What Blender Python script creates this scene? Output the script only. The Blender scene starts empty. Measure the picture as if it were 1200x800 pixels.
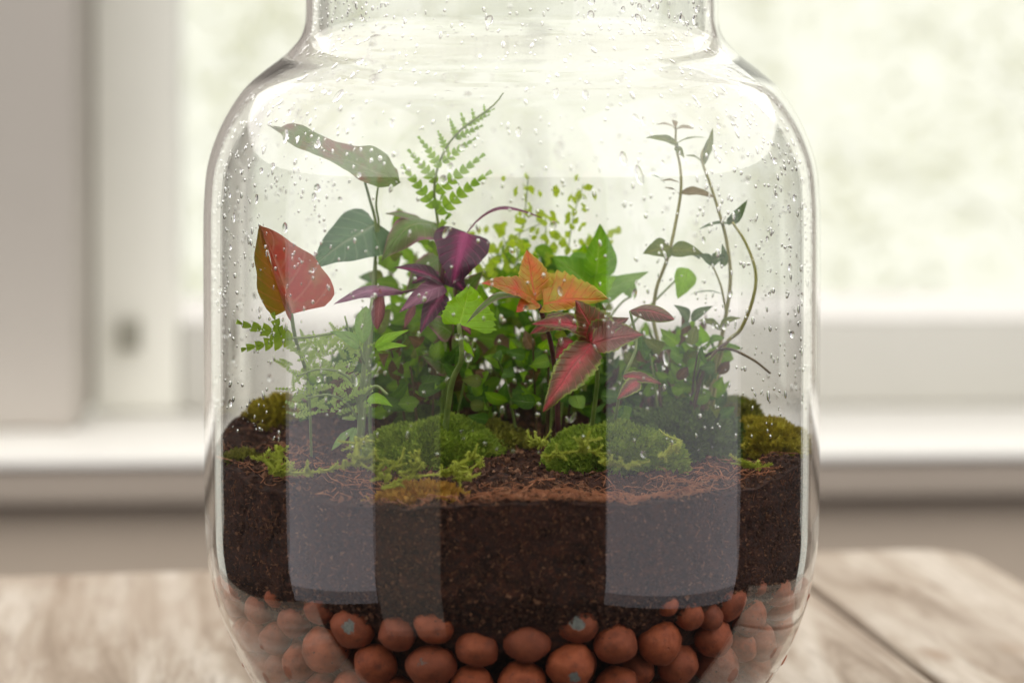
import bpy, bmesh, math, random
from mathutils import Vector, Matrix, noise

random.seed(7)
PI = math.pi
scene = bpy.context.scene
COL = scene.collection

# ---------------------------------------------------------------- camera
D, F, EYE, HY = 0.746, 2833.33, 0.204, 105.0      # distance to jar axis, focal length in px, eye height, horizon row


def P(px, py, Y):
    """a photo pixel at a chosen depth Y (metres behind the jar axis)"""
    d = D + Y
    return Vector(((px - 600) / F * d, Y, EYE - (py - HY) / F * d))


cam_data = bpy.data.cameras.new('camera')
cam = bpy.data.objects.new('camera', cam_data)
COL.objects.link(cam)
cam.location = (0, -D, EYE)
cam.rotation_euler = (PI / 2, 0, 0)
cam_data.sensor_width = 36
cam_data.lens = 85
cam_data.shift_y = -295 / 1200
cam_data.clip_start = 0.02
cam_data.clip_end = 100
cam_data.dof.use_dof = True
cam_data.dof.focus_distance = D - 0.045
cam_data.dof.aperture_fstop = 0.085 / 0.0108
scene.camera = cam

# ---------------------------------------------------------------- world, lamps, exposure
world = bpy.data.worlds.new('World')
scene.world = world
world.use_nodes = True
bg = world.node_tree.nodes['Background']
bg.inputs[0].default_value = (1.0, 0.95, 0.88, 1)
bg.inputs[1].default_value = 0.025

scene.view_settings.view_transform = 'Standard'
scene.view_settings.look = 'None'
scene.view_settings.exposure = 0.03
scene.view_settings.gamma = 1
scene.view_settings.use_curve_mapping = False
cy = scene.cycles
cy.use_denoising = True
cy.max_bounces = 24
cy.transmission_bounces = 20
cy.transparent_max_bounces = 24
cy.diffuse_bounces = 4
cy.glossy_bounces = 8
cy.caustics_refractive = True
cy.caustics_reflective = False
cy.blur_glossy = 0.3
cy.sample_clamp_indirect = 6.0


def window_lamp(name, a, b, z0, z1, radiance, col):
    """an upright rectangular area lamp between two ground points, facing the jar"""
    a, b = Vector((a[0], a[1], 0)), Vector((b[0], b[1], 0))
    w = (b - a).length
    c = (a + b) / 2
    x = (b - a).normalized()
    zax = Vector((-x.y, x.x, 0))
    if zax.dot(c) < 0:
        x = -x
        zax = -zax
    y = zax.cross(x)
    if y.z < 0:
        x = -x
        y = zax.cross(x)
    ld = bpy.data.lights.new(name, 'AREA')
    ld.shape = 'RECTANGLE'
    ld.size, ld.size_y = w, z1 - z0
    ld.energy = radiance * PI * w * (z1 - z0)
    ld.color = col
    o = bpy.data.objects.new(name, ld)
    COL.objects.link(o)
    m = Matrix((x, y, zax)).transposed().to_4x4()
    m.translation = (c.x, c.y, (z0 + z1) / 2)
    o.matrix_world = m
    return o


# the two tall side windows of the room that mirror as upright panes in the front of the jar
window_lamp('side_window_lamp', (-1.398, -0.08), (-1.057, -0.918), -0.38, 2.0, 1.02, (0.98, 0.94, 1.0))
window_lamp('side_window_lamp', (1.399, -0.048), (0.761, -1.175), -0.38, 2.0, 0.90, (0.98, 0.94, 1.0))
window_lamp('dim_wall_lamp', (-1.05, -0.925), (-0.587, -1.27), -0.75, 1.2, 0.30, (1.0, 0.90, 0.78))  # added lamp standing in for the dim wall beside the left window
# unseen overhead fill lamp, added to light the tops of table, sill and plants
ld = bpy.data.lights.new('overhead_fill_lamp', 'AREA')
ld.shape = 'ELLIPSE'
ld.size, ld.size_y = 16.0, 11.0
ld.energy = 1.9 * PI * 16.0 * 11.0 * PI / 4
ld.color = (1.0, 0.965, 0.915)
o = bpy.data.objects.new('overhead_fill_lamp', ld)
COL.objects.link(o)
o.location = (0.0, -0.35, 2.2)


# ---------------------------------------------------------------- helpers
def link(name, me, parent=None, mat=None, smooth=True):
    o = bpy.data.objects.new(name, me)
    COL.objects.link(o)
    if parent is not None:
        o.parent = parent
    if mat is not None and not me.materials:
        me.materials.append(mat)
    if smooth:
        me.polygons.foreach_set('use_smooth', [True] * len(me.polygons))
    return o


def mesh(name, verts, faces):
    me = bpy.data.meshes.new(name)
    me.from_pydata([tuple(v) for v in verts], [], faces)
    me.update()
    return me


def empty(name, loc=(0, 0, 0)):
    o = bpy.data.objects.new(name, None)
    o.empty_display_size = 0.01
    o.location = loc
    COL.objects.link(o)
    return o


def tag(o, label=None, cat=None, group=None, kind=None):
    if label: o['label'] = label
    if cat: o['category'] = cat
    if group: o['group'] = group
    if kind: o['kind'] = kind
    return o


def keep(o, parent):
    """parent without moving: the parent's own location is taken off"""
    o.parent = parent
    o.location = Vector(o.location) - parent.location
    return o


def box(name, lo, hi, mat, parent=None, bevel=0.0, smooth=False):
    bm = bmesh.new()
    bmesh.ops.create_cube(bm, size=1)
    for v in bm.verts:
        for k in range(3):
            v.co[k] = lo[k] + (v.co[k] + 0.5) * (hi[k] - lo[k])
    if bevel:
        bmesh.ops.bevel(bm, geom=bm.edges[:], offset=bevel, segments=3, affect='EDGES', profile=0.5)
    me = bpy.data.meshes.new(name)
    bm.to_mesh(me)
    bm.free()
    return link(name, me, parent, mat, smooth)


def lathe(profile, seg=160):
    """closed surface of revolution: profile points (r, z), first and last on the axis or joined"""
    verts, faces = [], []
    n = len(profile)
    for r, z in profile:
        for k in range(seg):
            a = 2 * PI * k / seg
            verts.append((r * math.cos(a), r * math.sin(a), z))
    for i in range(n - 1):
        for k in range(seg):
            k2 = (k + 1) % seg
            faces.append((i * seg + k, i * seg + k2, (i + 1) * seg + k2, (i + 1) * seg + k))
    return verts, faces


def spline(pts, n):
    """Catmull-Rom through the points, n samples"""
    pts = [Vector(p) for p in pts]
    if len(pts) == 2:
        return [pts[0].lerp(pts[1], i / (n - 1)) for i in range(n)]
    q = [2 * pts[0] - pts[1]] + pts + [2 * pts[-1] - pts[-2]]
    m = len(pts) - 1
    out = []
    for i in range(n):
        t = i / (n - 1) * m
        k = min(int(t), m - 1)
        u = t - k
        p0, p1, p2, p3 = q[k:k + 4]
        out.append(0.5 * ((2 * p1) + (p2 - p0) * u + (2 * p0 - 5 * p1 + 4 * p2 - p3) * u * u + (3 * p1 - p0 - 3 * p2 + p3) * u ** 3))
    return out


def tube_data(pts, r0, r1, n=None, sides=6):
    n = n or max(4, len(pts) * 5)
    c = spline(pts, n)
    verts, faces = [], []
    for i, p in enumerate(c):
        t = (c[min(i + 1, n - 1)] - c[max(i - 1, 0)]).normalized()
        a = t.cross(Vector((0, 1, 0.13)))
        if a.length < 1e-4:
            a = t.cross(Vector((1, 0, 0)))
        a.normalize()
        b = t.cross(a)
        r = r0 + (r1 - r0) * i / (n - 1)
        for k in range(sides):
            an = 2 * PI * k / sides
            verts.append(p + (a * math.cos(an) + b * math.sin(an)) * r)
    for i in range(n - 1):
        for k in range(sides):
            k2 = (k + 1) % sides
            faces.append((i * sides + k, i * sides + k2, (i + 1) * sides + k2, (i + 1) * sides + k))
    faces.append(tuple(range(sides))[::-1])
    faces.append(tuple((n - 1) * sides + k for k in range(sides)))
    return verts, faces


class Bag:
    """collects many small pieces into one mesh"""
    def __init__(self):
        self.v, self.f = [], []

    def add(self, vf):
        o = len(self.v)
        self.v += vf[0]
        self.f += [tuple(i + o for i in f) for f in vf[1]]

    def build(self, name, mat, parent=None, smooth=True):
        return link(name, mesh(name, self.v, self.f), parent, mat, smooth)


# ---------------------------------------------------------------- materials
class NT:
    def __init__(self, name):
        self.mat = bpy.data.materials.new(name)
        self.mat.use_nodes = True
        self.t = self.mat.node_tree
        self.t.nodes.clear()
        self.out = self.t.nodes.new('ShaderNodeOutputMaterial')

    def n(self, typ, props=None, **ins):
        nd = self.t.nodes.new('ShaderNode' + typ)
        for k, v in (props or {}).items():
            setattr(nd, k, v)
        for k, v in ins.items():
            key = int(k[1:]) if k[0] == 'i' and k[1:].isdigit() else k.replace('_', ' ')
            s = nd.inputs[key]
            if isinstance(v, bpy.types.NodeSocket):
                self.t.links.new(v, s)
            elif isinstance(v, tuple) and len(v) == 3 and s.type == 'RGBA':
                s.default_value = (*v, 1)
            else:
                s.default_value = v
        return nd

    def math(self, op, a, b=0.0, clamp=False):
        return self.n('Math', {'operation': op, 'use_clamp': clamp}, i0=a, i1=b).outputs[0]

    def mix(self, fac, a, b, blend='MIX'):
        nd = self.t.nodes.new('ShaderNodeMix')
        nd.data_type = 'RGBA'
        nd.blend_type = blend
        for s, v in ((nd.inputs[0], fac), (nd.inputs[6], a), (nd.inputs[7], b)):
            if isinstance(v, bpy.types.NodeSocket):
                self.t.links.new(v, s)
            elif isinstance(v, tuple):
                s.default_value = (*v[:3], 1)
            else:
                s.default_value = v
        return nd.outputs[2]

    def ramp(self, fac, stops, interp='LINEAR'):
        nd = self.t.nodes.new('ShaderNodeValToRGB')
        nd.color_ramp.interpolation = interp
        e = nd.color_ramp.elements
        while len(e) < len(stops):
            e.new(0.5)
        for el, (p, c) in zip(e, stops):
            el.position = p
            el.color = (*c, 1) if isinstance(c, tuple) else (c, c, c, 1)
        self.t.links.new(fac, nd.inputs[0])
        return nd.outputs[0]

    def noise(self, scale, detail=4.0, rough=0.6, vec=None, dist=0.0):
        kw = dict(Scale=scale, Detail=detail, Roughness=rough, Distortion=dist)
        if vec is not None:
            kw['Vector'] = vec
        return self.n('TexNoise', **kw).outputs[0]

    def obj(self):
        return self.n('TexCoord').outputs['Object']

    def bump(self, h, strength, dist):
        return self.n('Bump', Strength=strength, Distance=dist, Height=h).outputs[0]

    def done(self, shader):
        self.t.links.new(shader, self.out.inputs[0])
        return self.mat


def paint_mat(name, col, rough=0.5, var=0.06, scale=9.0):
    t = NT(name)
    n = t.noise(scale, 6, 0.65, t.obj())
    c = t.mix(n, tuple(x * (1 - var) for x in col), tuple(min(1, x * (1 + var)) for x in col))
    p = t.n('BsdfPrincipled', Base_Color=c, Roughness=rough, Normal=t.bump(t.noise(120, 3, 0.6, t.obj()), 0.15, 0.001))
    return t.done(p.outputs[0])


def glass_mat(name, ior, col=(1, 1, 1), rough=0.0):
    t = NT(name)
    g = t.n('BsdfGlass', Color=col, IOR=ior, Roughness=rough)
    return t.done(g.outputs[0])


def pane_mat():
    t = NT('window_pane_glass')
    fr = t.n('Fresnel', IOR=1.45).outputs[0]
    s = t.n('MixShader', i0=fr, i1=t.n('BsdfTransparent', Color=(0.97, 0.98, 0.97)).outputs[0], i2=t.n('BsdfGlossy', Roughness=0.0).outputs[0])
    return t.done(s.outputs[0])


def wood_mat(name, seed, warm):
    t = NT(name)
    co = t.obj()
    mp = t.n('Mapping', Vector=co, Location=(seed * 3.1, seed * 1.7, seed), Scale=(1, 0.11, 1)).outputs[0]
    g1 = t.noise(38, 7, 0.62, mp, 1.2)
    g2 = t.noise(260, 5, 0.7, mp, 0.4)
    blot = t.noise(11, 4, 0.6, co)
    base = t.ramp(g1, [(0.33, (0.17, 0.118, 0.08)), (0.45, (0.32, 0.255, 0.195)), (0.56, (0.44, 0.38, 0.315)), (0.72, (0.56, 0.51, 0.445))])
    base = t.mix(t.ramp(g2, [(0.34, 0.55), (0.50, 0.0)]), base, (0.22, 0.165, 0.125))
    base = t.mix(t.ramp(blot, [(0.44, 0.0), (0.66, 0.55)]), base, warm)
    # small dark knots and pores with a shape of their own
    vo = t.n('TexVoronoi', {'feature': 'F1'}, Vector=t.n('Mapping', Vector=co, Scale=(1, 0.45, 1)).outputs[0], Scale=17.0).outputs[0]
    base = t.mix(t.ramp(vo, [(0.03, 0.75), (0.13, 0.0)]), base, (0.25, 0.165, 0.105))
    h = t.math('ADD', g1, t.math('MULTIPLY', g2, 0.5))
    p = t.n('BsdfPrincipled', Base_Color=base, Roughness=0.62, Normal=t.bump(h, 0.5, 0.0012))
    p.inputs['Specular IOR Level'].default_value = 0.3
    return t.done(p.outputs[0])


def soil_mat(name, dark, mid, light, scale=420):
    t = NT(name)
    co = t.obj()
    a = t.noise(scale, 8, 0.75, co)
    b = t.noise(60, 4, 0.6, co)
    c = t.ramp(a, [(0.36, dark), (0.50, mid), (0.66, light)])
    c = t.mix(t.ramp(b, [(0.35, 0.0), (0.7, 0.6)]), c, tuple(x * 1.5 for x in mid))
    p = t.n('BsdfPrincipled', Base_Color=c, Roughness=0.85, Normal=t.bump(a, 1.0, 0.0016))
    return t.done(p.outputs[0])


def clay_mat(name, spot):
    t = NT(name)
    co = t.obj()
    oi = t.n('ObjectInfo').outputs['Random']
    sh = t.n('VectorMath', {'operation': 'ADD'}, i0=co, i1=t.n('CombineXYZ', X=t.math('MULTIPLY', oi, 31.0), Y=t.math('MULTIPLY', oi, 57.0), Z=0.0).outputs[0]).outputs[0]
    a = t.noise(1.5, 6, 0.62, sh)
    b = t.noise(16, 4, 0.7, sh)
    c = t.ramp(a, [(0.30, (0.19, 0.042, 0.015)), (0.5, (0.34, 0.078, 0.026)), (0.72, (0.45, 0.115, 0.042))])
    c = t.mix(t.math('MULTIPLY', oi, 0.6), c, (0.15, 0.042, 0.022))
    c = t.mix(t.ramp(b, [(0.60, 0.0), (0.78, 0.5)]), c, (0.36, 0.23, 0.16))
    c = t.mix(t.ramp(t.noise(3.2, 5, 0.7, sh), [(0.56, 0.0), (0.72, 0.65)]), c, (0.075, 0.032, 0.02))
    vo = t.n('TexVoronoi', {'feature': 'F1'}, Vector=sh, Scale=2.3, Randomness=1.0).outputs[0]
    pit = t.ramp(vo, [(0.07, 1.0), (0.13, 0.0)])
    c = t.mix(t.math('MULTIPLY', pit, 0.85), c, (0.035, 0.02, 0.016))
    h = t.math('SUBTRACT', t.math('ADD', a, t.math('MULTIPLY', b, 0.4)), pit)
    if spot:
        # chipped patch facing the glass: grey core showing through the clay skin
        d = t.n('VectorMath', {'operation': 'DISTANCE'}, i0=co, i1=(spot[0], -1.0, spot[1])).outputs['Value']
        d = t.math('ADD', d, t.math('MULTIPLY', t.noise(3.0, 4, 0.7, co), 0.8))
        m = t.ramp(d, [(spot[2] + 0.38, 1.0), (spot[2] + 0.46, 0.0)])
        g = t.mix(t.noise(9.0, 4, 0.7, co), (0.05, 0.055, 0.05), (0.33, 0.35, 0.31))
        c = t.mix(m, c, g)
        h = t.math('SUBTRACT', h, m)
    p = t.n('BsdfPrincipled', Base_Color=c, Roughness=0.62, Normal=t.bump(h, 0.6, 0.0006))
    p.inputs['Specular IOR Level'].default_value = 0.35
    return t.done(p.outputs[0])


def leaf_mat(name, centre, edge, rim=None, vein=None, trans=0.4, blotch=None, rough=0.42, nv=7.0, mid_w=0.10, cw=0.5):
    """leaf blade: colours run from the midrib to the margin, side veins, blotches; light shines through"""
    g_ = lambda q: q and tuple(min(.78, x * 1.5) for x in q)
    centre, edge, rim, vein, blotch = g_(centre), g_(edge), g_(rim), g_(vein), g_(blotch)
    t = NT(name)
    uv = t.n('UVMap').outputs[0]
    s = t.n('SeparateXYZ', Vector=uv)
    u, v = s.outputs[0], s.outputs[1]
    m = t.math('ABSOLUTE', t.math('MULTIPLY', t.math('SUBTRACT', u, 0.5), 2.0))
    co = t.obj()
    nz = t.noise(120, 5, 0.65, co)
    mm = t.math('ADD', m, t.math('MULTIPLY', t.math('SUBTRACT', nz, 0.5), 0.8))
    c = t.ramp(mm, [(max(0.0, cw - 0.28), centre), (min(0.98, cw + 0.28), edge)])
    if blotch:
        c = t.mix(t.ramp(t.noise(95, 3, 0.6, co), [(0.46, 0.0), (0.62, 0.85)]), c, blotch)
    if rim:
        c = t.mix(t.ramp(mm, [(0.80, 0.0), (0.97, 1.0)]), c, rim)
    ph = t.math('SUBTRACT', t.math('MULTIPLY', v, nv), t.math('MULTIPLY', m, 1.5))
    tri = t.math('ABSOLUTE', t.math('SUBTRACT', t.math('FRACT', ph), 0.5))
    sv = t.ramp(tri, [(0.0, 1.0), (0.12, 0.0)])
    mr = t.ramp(m, [(0.0, 1.0), (mid_w, 0.0)])
    vn = t.math('MAXIMUM', t.math('MULTIPLY', sv, 0.45), mr)
    if vein:
        c = t.mix(t.math('MULTIPLY', vn, 0.85), c, vein)
    fine = t.noise(700, 3, 0.6, co)
    c = t.mix(t.math('MULTIPLY', t.ramp(fine, [(0.4, 0.0), (0.8, 1.0)]), 0.25), c, tuple(x * 0.5 for x in edge))
    h = t.math('ADD', t.math('MULTIPLY', vn, -1.0), t.math('MULTIPLY', nz, 0.5))
    nrm = t.bump(h, 0.6, 0.0006)
    p = t.n('BsdfPrincipled', Base_Color=c, Roughness=rough, Normal=nrm)
    p.inputs['Specular IOR Level'].default_value = 0.4
    tc = t.n('HueSaturation', Saturation=1.15, Value=1.5, Color=c).outputs[0]
    tr = t.n('BsdfTranslucent', Color=tc, Normal=nrm)
    s = t.n('MixShader', i0=trans, i1=p.outputs[0], i2=tr.outputs[0])
    return t.done(s.outputs[0])


def plain_leaf_mat(name, a, b, trans=0.4, rough=0.5, scale=160):
    t = NT(name)
    n = t.noise(scale, 4, 0.6, t.obj())
    c = t.mix(t.ramp(n, [(0.3, 0.0), (0.7, 1.0)]), a, b)
    p = t.n('BsdfPrincipled', Base_Color=c, Roughness=rough)
    tr = t.n('BsdfTranslucent', Color=t.n('HueSaturation', Saturation=1.1, Value=1.5, Color=c).outputs[0])
    s = t.n('MixShader', i0=trans, i1=p.outputs[0], i2=tr.outputs[0])
    return t.done(s.outputs[0])

# ================================================================ the setting behind the jar
M_white = paint_mat('white_paint', (0.84, 0.825, 0.78), 0.42)
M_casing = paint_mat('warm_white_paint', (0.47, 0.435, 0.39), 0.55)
M_sash = paint_mat('cream_sash_paint', (0.84, 0.835, 0.76), 0.45)  # cream lifted to offset the casing's shade on the stile
M_rail = paint_mat('shaded_cream_sash_paint', (0.55, 0.54, 0.49), 0.45)  # same sash cream darkened: the rail's dimmer light put into its colour
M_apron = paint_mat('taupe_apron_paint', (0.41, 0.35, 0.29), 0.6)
M_wall = paint_mat('beige_wall_paint', (0.52, 0.435, 0.345), 0.7)

t = NT('sky_light')
M_sky = t.done(t.n('Emission', Color=(1.0, 0.98, 0.85), Strength=1.13).outputs[0])

WR = Matrix.Translation((0, 1.0, 0)) @ Matrix.Rotation(math.radians(3.2), 4, 'Z')     # window frame of reference


def wbox(name, lo, hi, mat, parent=None, bevel=0.0):
    o = box(name, lo, hi, mat, parent, bevel, smooth=bevel > 0)
    if parent is None:
        o.matrix_world = WR
    return o


SZ = -0.0585
wall = tag(wbox('wall_below_window', (-0.85, 0.035, -0.75), (0.95, 0.20, SZ - 0.036), M_wall), kind='structure')
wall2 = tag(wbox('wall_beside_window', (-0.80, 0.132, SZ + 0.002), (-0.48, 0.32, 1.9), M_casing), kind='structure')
win = empty('window')
win.matrix_world = WR
tag(win, 'white painted window with deep sill behind the glass jar', 'window')
wbox('sill', (-0.85, 0.0, SZ - 0.008), (0.95, 0.245, SZ), M_white, win, 0.003)
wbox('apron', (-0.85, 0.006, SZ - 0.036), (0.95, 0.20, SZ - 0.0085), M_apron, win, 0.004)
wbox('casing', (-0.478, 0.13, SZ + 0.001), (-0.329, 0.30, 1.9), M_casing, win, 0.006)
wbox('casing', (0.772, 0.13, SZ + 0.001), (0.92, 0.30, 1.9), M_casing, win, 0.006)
stile = wbox('stile', (-0.327, 0.232, SZ + 0.001), (-0.258, 0.275, 1.8), M_sash, win, 0.004)
wbox('stile', (0.702, 0.232, SZ + 0.001), (0.770, 0.275, 1.8), M_sash, win, 0.004)
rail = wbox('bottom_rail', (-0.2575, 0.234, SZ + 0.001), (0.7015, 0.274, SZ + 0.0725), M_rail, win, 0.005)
wbox('outer_rail', (-0.33, 0.30, SZ - 0.02), (0.77, 0.37, SZ + 0.060), M_white, win, 0.005)
bead = mesh('glazing_bead', [(u, v, z) for u in (-0.2574, 0.7014) for v, z in ((0.2345, SZ + 0.0727), (0.2495, SZ + 0.0727), (0.2495, SZ + 0.093), (0.2465, SZ + 0.093))],
            [(0, 4, 7, 3), (3, 7, 6, 2), (2, 6, 5, 1), (1, 5, 4, 0), (0, 3, 2, 1), (4, 5, 6, 7)])
link('glazing_bead', bead, rail, M_white, False)
wbox('top_rail', (-0.2575, 0.234, 1.70), (0.7015, 0.274, 1.80), M_sash, win, 0.005)
wbox('pane', (-0.257, 0.250, SZ + 0.073), (0.701, 0.254, 1.699), pane_mat(), win)
lt = wbox('latch', (-0.305, 0.218, -0.006), (-0.288, 0.2315, 0.018), paint_mat('latch_metal', (0.30, 0.29, 0.24), 0.4), stile, 0.002)

sky = box('sky', (-16, 16, -8), (16, 16.2, 14), M_sky)
tag(sky, kind='structure')

M_far = plain_leaf_mat('far_leaf', (0.80, 0.81, 0.60), (0.88, 0.87, 0.70), 0.72)
M_bark = paint_mat('far_bark', (0.42, 0.38, 0.33), 0.9)
rng = random.Random(3)


def far_tree(x, y, zc, rad, nleaf, label):
    e = tag(empty('tree', (x, y, -2.2)), label, 'tree')
    b = Bag()
    b.add(tube_data([(0, 0, 0), (0.05, 0, 1.2), (0, 0.05, 2.2 + zc)], 0.02, 0.008, sides=8))
    for k in range(5):
        a = rng.uniform(0, 6.28)
        z0 = 1.5 + 0.15 * k
        b.add(tube_data([(0.03, 0, z0), (0.3 * math.cos(a), 0.2 * math.sin(a), z0 + .3), (rad * .8 * math.cos(a), rad * .6 * math.sin(a), z0 + .7)], 0.005, 0.002, sides=6))
    b.build('trunk', M_bark, e)
    v, f = [], []
    clumps = [(Vector((rng.uniform(-1, 1), rng.uniform(-.6, .6), rng.uniform(-1, 1))) * rad, rng.uniform(.16, .34) * rad) for _ in range(16)]
    for i in range(nleaf):
        c, s = rng.choice(clumps)
        p = c + Vector((rng.gauss(0, 1), rng.gauss(0, 1), rng.gauss(0, 1))) * s + Vector((0, 0, 2.2 + zc))
        a = Vector((rng.gauss(0, 1), rng.gauss(0, 1), rng.gauss(0, 1))).normalized() * rng.uniform(.03, .055)
        q = a.orthogonal().normalized() * a.length * .45
        o = len(v)
        v += [p - a, p + q, p + a, p - q]
        f.append((o, o + 1, o + 2, o + 3))
    link('crown', mesh('crown', v, f), e, M_far, False)


far_tree(0.1, 9.5, 0.2, 1.2, 1100, 'pale leafy tree outside the window, behind the jar')
far_tree(2.6, 11.0, 0.15, 1.5, 1500, 'pale leafy tree outside the window, right of the jar')
far_tree(-1.9, 11.5, 0.3, 1.3, 800, 'sparse pale tree outside the window beside the left casing')

# ================================================================ table
TR = Matrix.Rotation(math.radians(8.5), 4, 'Z')
table = empty('wooden_table', (0, 0, 0))
table.matrix_world = TR
tag(table, 'weathered whitewashed wooden table of wide planks under the jar', 'table')
VB = 0.298


def plank(u0, u1, corner, mat, dz):
    """a board with rounded edges; the last board has a rounded outer corner"""
    pts = [(u0, -0.072), (u1, -0.072)]
    if corner:
        r = 0.028
        for k in range(9):
            a = k / 8 * PI / 2
            pts.append((u1 - r + r * math.cos(a), VB - r + r * math.sin(a)))
    else:
        pts.append((u1, VB))
    pts.append((u0, VB))
    bm = bmesh.new()
    vs = [bm.verts.new((x, y, dz)) for x, y in pts]
    fc = bm.faces.new(vs)
    ex = bmesh.ops.extrude_face_region(bm, geom=[fc])
    for g in ex['geom']:
        if isinstance(g, bmesh.types.BMVert):
            g.co.z = dz - 0.03
    bmesh.ops.recalc_face_normals(bm, faces=bm.faces[:])
    top = [e for e in bm.edges if all(abs(v.co.z - dz) < 1e-6 for v in e.verts)]
    bmesh.ops.bevel(bm, geom=top, offset=0.0022, segments=3, affect='EDGES', profile=0.5)
    me = bpy.data.meshes.new('plank')
    bm.to_mesh(me)
    bm.free()
    link('plank', me, table, mat, False)


plank(-0.215, -0.0412, False, wood_mat('whitewashed_oak_b', 2.3, (0.34, 0.265, 0.205)), 0.0)
plank(-0.0388, 0.1568, False, wood_mat('whitewashed_oak_c', 4.1, (0.34, 0.27, 0.21)), 0.0)
plank(0.1594, 0.247, True, wood_mat('whitewashed_oak_d', 6.7, (0.40, 0.34, 0.28)), 0.0004)

# ================================================================ jar
S = D / F


def zrow(y):
    return EYE - (y - HY) * S


OUT = [(241, -120), (241, -30), (241, 12), (242.2, 30), (247, 44), (256.5, 56), (270, 68.5), (289, 83), (311, 103), (329, 129), (343, 157), (354, 192), (358, 230), (359, 280),
       (358.5, 420), (358, 540), (357, 600), (355, 635), (350, 668), (343, 697), (333, 725), (319, 755), (300, 787), (273, 818), (240, 845), (205, 862)]
outer = [(h * S, zrow(y)) for h, y in OUT]
TABLE_Z = 0.0006
outer += [(0.044, TABLE_Z), (0.036, TABLE_Z + 0.0004), (0.026, TABLE_Z + 0.0028)]


def refine(pr, n):
    return [(max(0.0, p.x), p.y) for p in spline([Vector((a, b, 0)) for a, b in pr], n)]


WALL = 0.0022
oc = refine(outer, 130)
inner = []
for i, (r, z) in enumerate(oc):
    a, b = oc[max(0, i - 1)], oc[min(len(oc) - 1, i + 1)]
    tx, tz = b[0] - a[0], b[1] - a[1]
    l = math.hypot(tx, tz)
    nx, nz = tz / l, -tx / l            # inward (profile runs downward)
    w = WALL - 0.0006 * min(1, max(0, (0.075 - z) / 0.02))
    if z < 0.016:
        w += (0.016 - z) / 0.016 * 0.002
    if 0.205 < z < 0.225:               # thicker ring where neck meets shoulder
        w += 0.0004 * math.sin((z - 0.205) / 0.020 * PI) ** 2
    inner.append((max(0.001, r + nx * w), z + nz * w))
inner = [p for p in inner if p[1] > 0.004]
rim = [(0.0635 - 0.0016 + 0.0022 * math.cos(a), outer[0][1] + 0.0022 * math.sin(a) + 0.0005) for a in [PI * k / 8 for k in range(8, -1, -1)]]
prof = list(reversed(inner)) + [(inner[0][0] + (oc[0][0] - inner[0][0]) * (1 - math.cos(PI * k / 6)) / 2, oc[0][1] + 0.0014 * math.sin(PI * k / 6)) for k in range(1, 6)] + oc
prof = [(0.00002, prof[0][1] if prof[0][1] < 0.01 else 0.006)] + prof + [(0.00002, TABLE_Z + 0.003)]
JV, JF = lathe(prof, 192)
M_glass = glass_mat('clear_jar_glass', 1.47, (0.995, 0.997, 0.995))
jar = tag(empty('glass_jar', (0, 0, 0)), 'wide clear glass jar with rounded shoulders, beaded with condensation, on the table', 'jar')
jm = mesh('glass_wall', JV, JF)
bm = bmesh.new()
bm.from_mesh(jm)
bmesh.ops.remove_doubles(bm, verts=bm.verts[:], dist=1e-5)
bmesh.ops.recalc_face_normals(bm, faces=bm.faces[:])
bm.to_mesh(jm)
bm.free()
link('glass_wall', jm, jar, M_glass)


def r_in(z):
    """inner radius of the jar at height z"""
    best = None
    for (r0, z0), (r1, z1) in zip(inner[:-1], inner[1:]):
        if z1 <= z <= z0 and z0 > z1:
            return r0 + (r1 - r0) * (z - z0) / (z1 - z0)
    return inner[0][0] if z > inner[0][1] else inner[-1][0]


# ================================================================ soil
RS = r_in(0.09) - 0.0005


def soil_top(x, y):
    s = min(1, max(0, (y + 0.075) / 0.14))
    s = s * s * (3 - 2 * s)
    n = noise.noise(Vector((x * 30, y * 30, 1.3))) * 0.0036 + noise.noise(Vector((x * 120, y * 120, 5.3))) * 0.0018
    return 0.0905 + 0.0095 * s + n


def soil_bottom(a):
    return 0.0605 + 0.003 * noise.noise(Vector((math.cos(a) * 9, math.sin(a) * 9, 2.0))) - 0.004 * abs(math.cos(a))


M_soil = soil_mat('potting_soil', (0.007, 0.0015, 0.0005), (0.038, 0.0085, 0.0022), (0.14, 0.042, 0.013), 480)
SEG, RINGS = 420, 80
sv, sf = [], []
for i in range(RINGS + 1):
    r = RS * (i / RINGS) ** 0.8
    for k in range(SEG):
        a = 2 * PI * k / SEG
        x, y = r * math.cos(a), r * math.sin(a)
        z = soil_top(x, y) + noise.noise(Vector((x * 420, y * 420, 9))) * 0.0009 * (1 if i < RINGS else 0)
        sv.append((x, y, z))
NS = 60
for j in range(1, NS + 1):
    q = j / NS
    for k in range(SEG):
        a = 2 * PI * k / SEG
        ca, sa = math.cos(a), math.sin(a)
        zt = soil_top(RS * ca, RS * sa)
        zb = soil_bottom(a) - 0.010
        z = zt + (zb - zt) * q
        below = max(0.0, soil_bottom(a) + 0.006 - z)
        r = min(RS, r_in(z) - 0.0007) - min(0.007, below * 0.55) - 0.0011 * abs(noise.noise(Vector((ca * 40, sa * 40, z * 420)))) - 0.0022 * max(0, noise.noise(Vector((ca * 16, sa * 16, z * 170))) - .12)
        sv.append((r * ca, r * sa, z))
for rc, zc in ((0.072, 0.0500), (0.066, 0.0480), (0.063, 0.040), (0.060, 0.010)):     # sifted fines, as a solid core added to keep the pebble gaps dark
    for k in range(SEG):
        a = 2 * PI * k / SEG
        q = 1 + 0.05 * noise.noise(Vector((math.cos(a) * 5, math.sin(a) * 5, zc * 90)))
        sv.append((rc * q * math.cos(a), rc * q * math.sin(a), zc))
rows = RINGS + 1 + NS + 4
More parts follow.
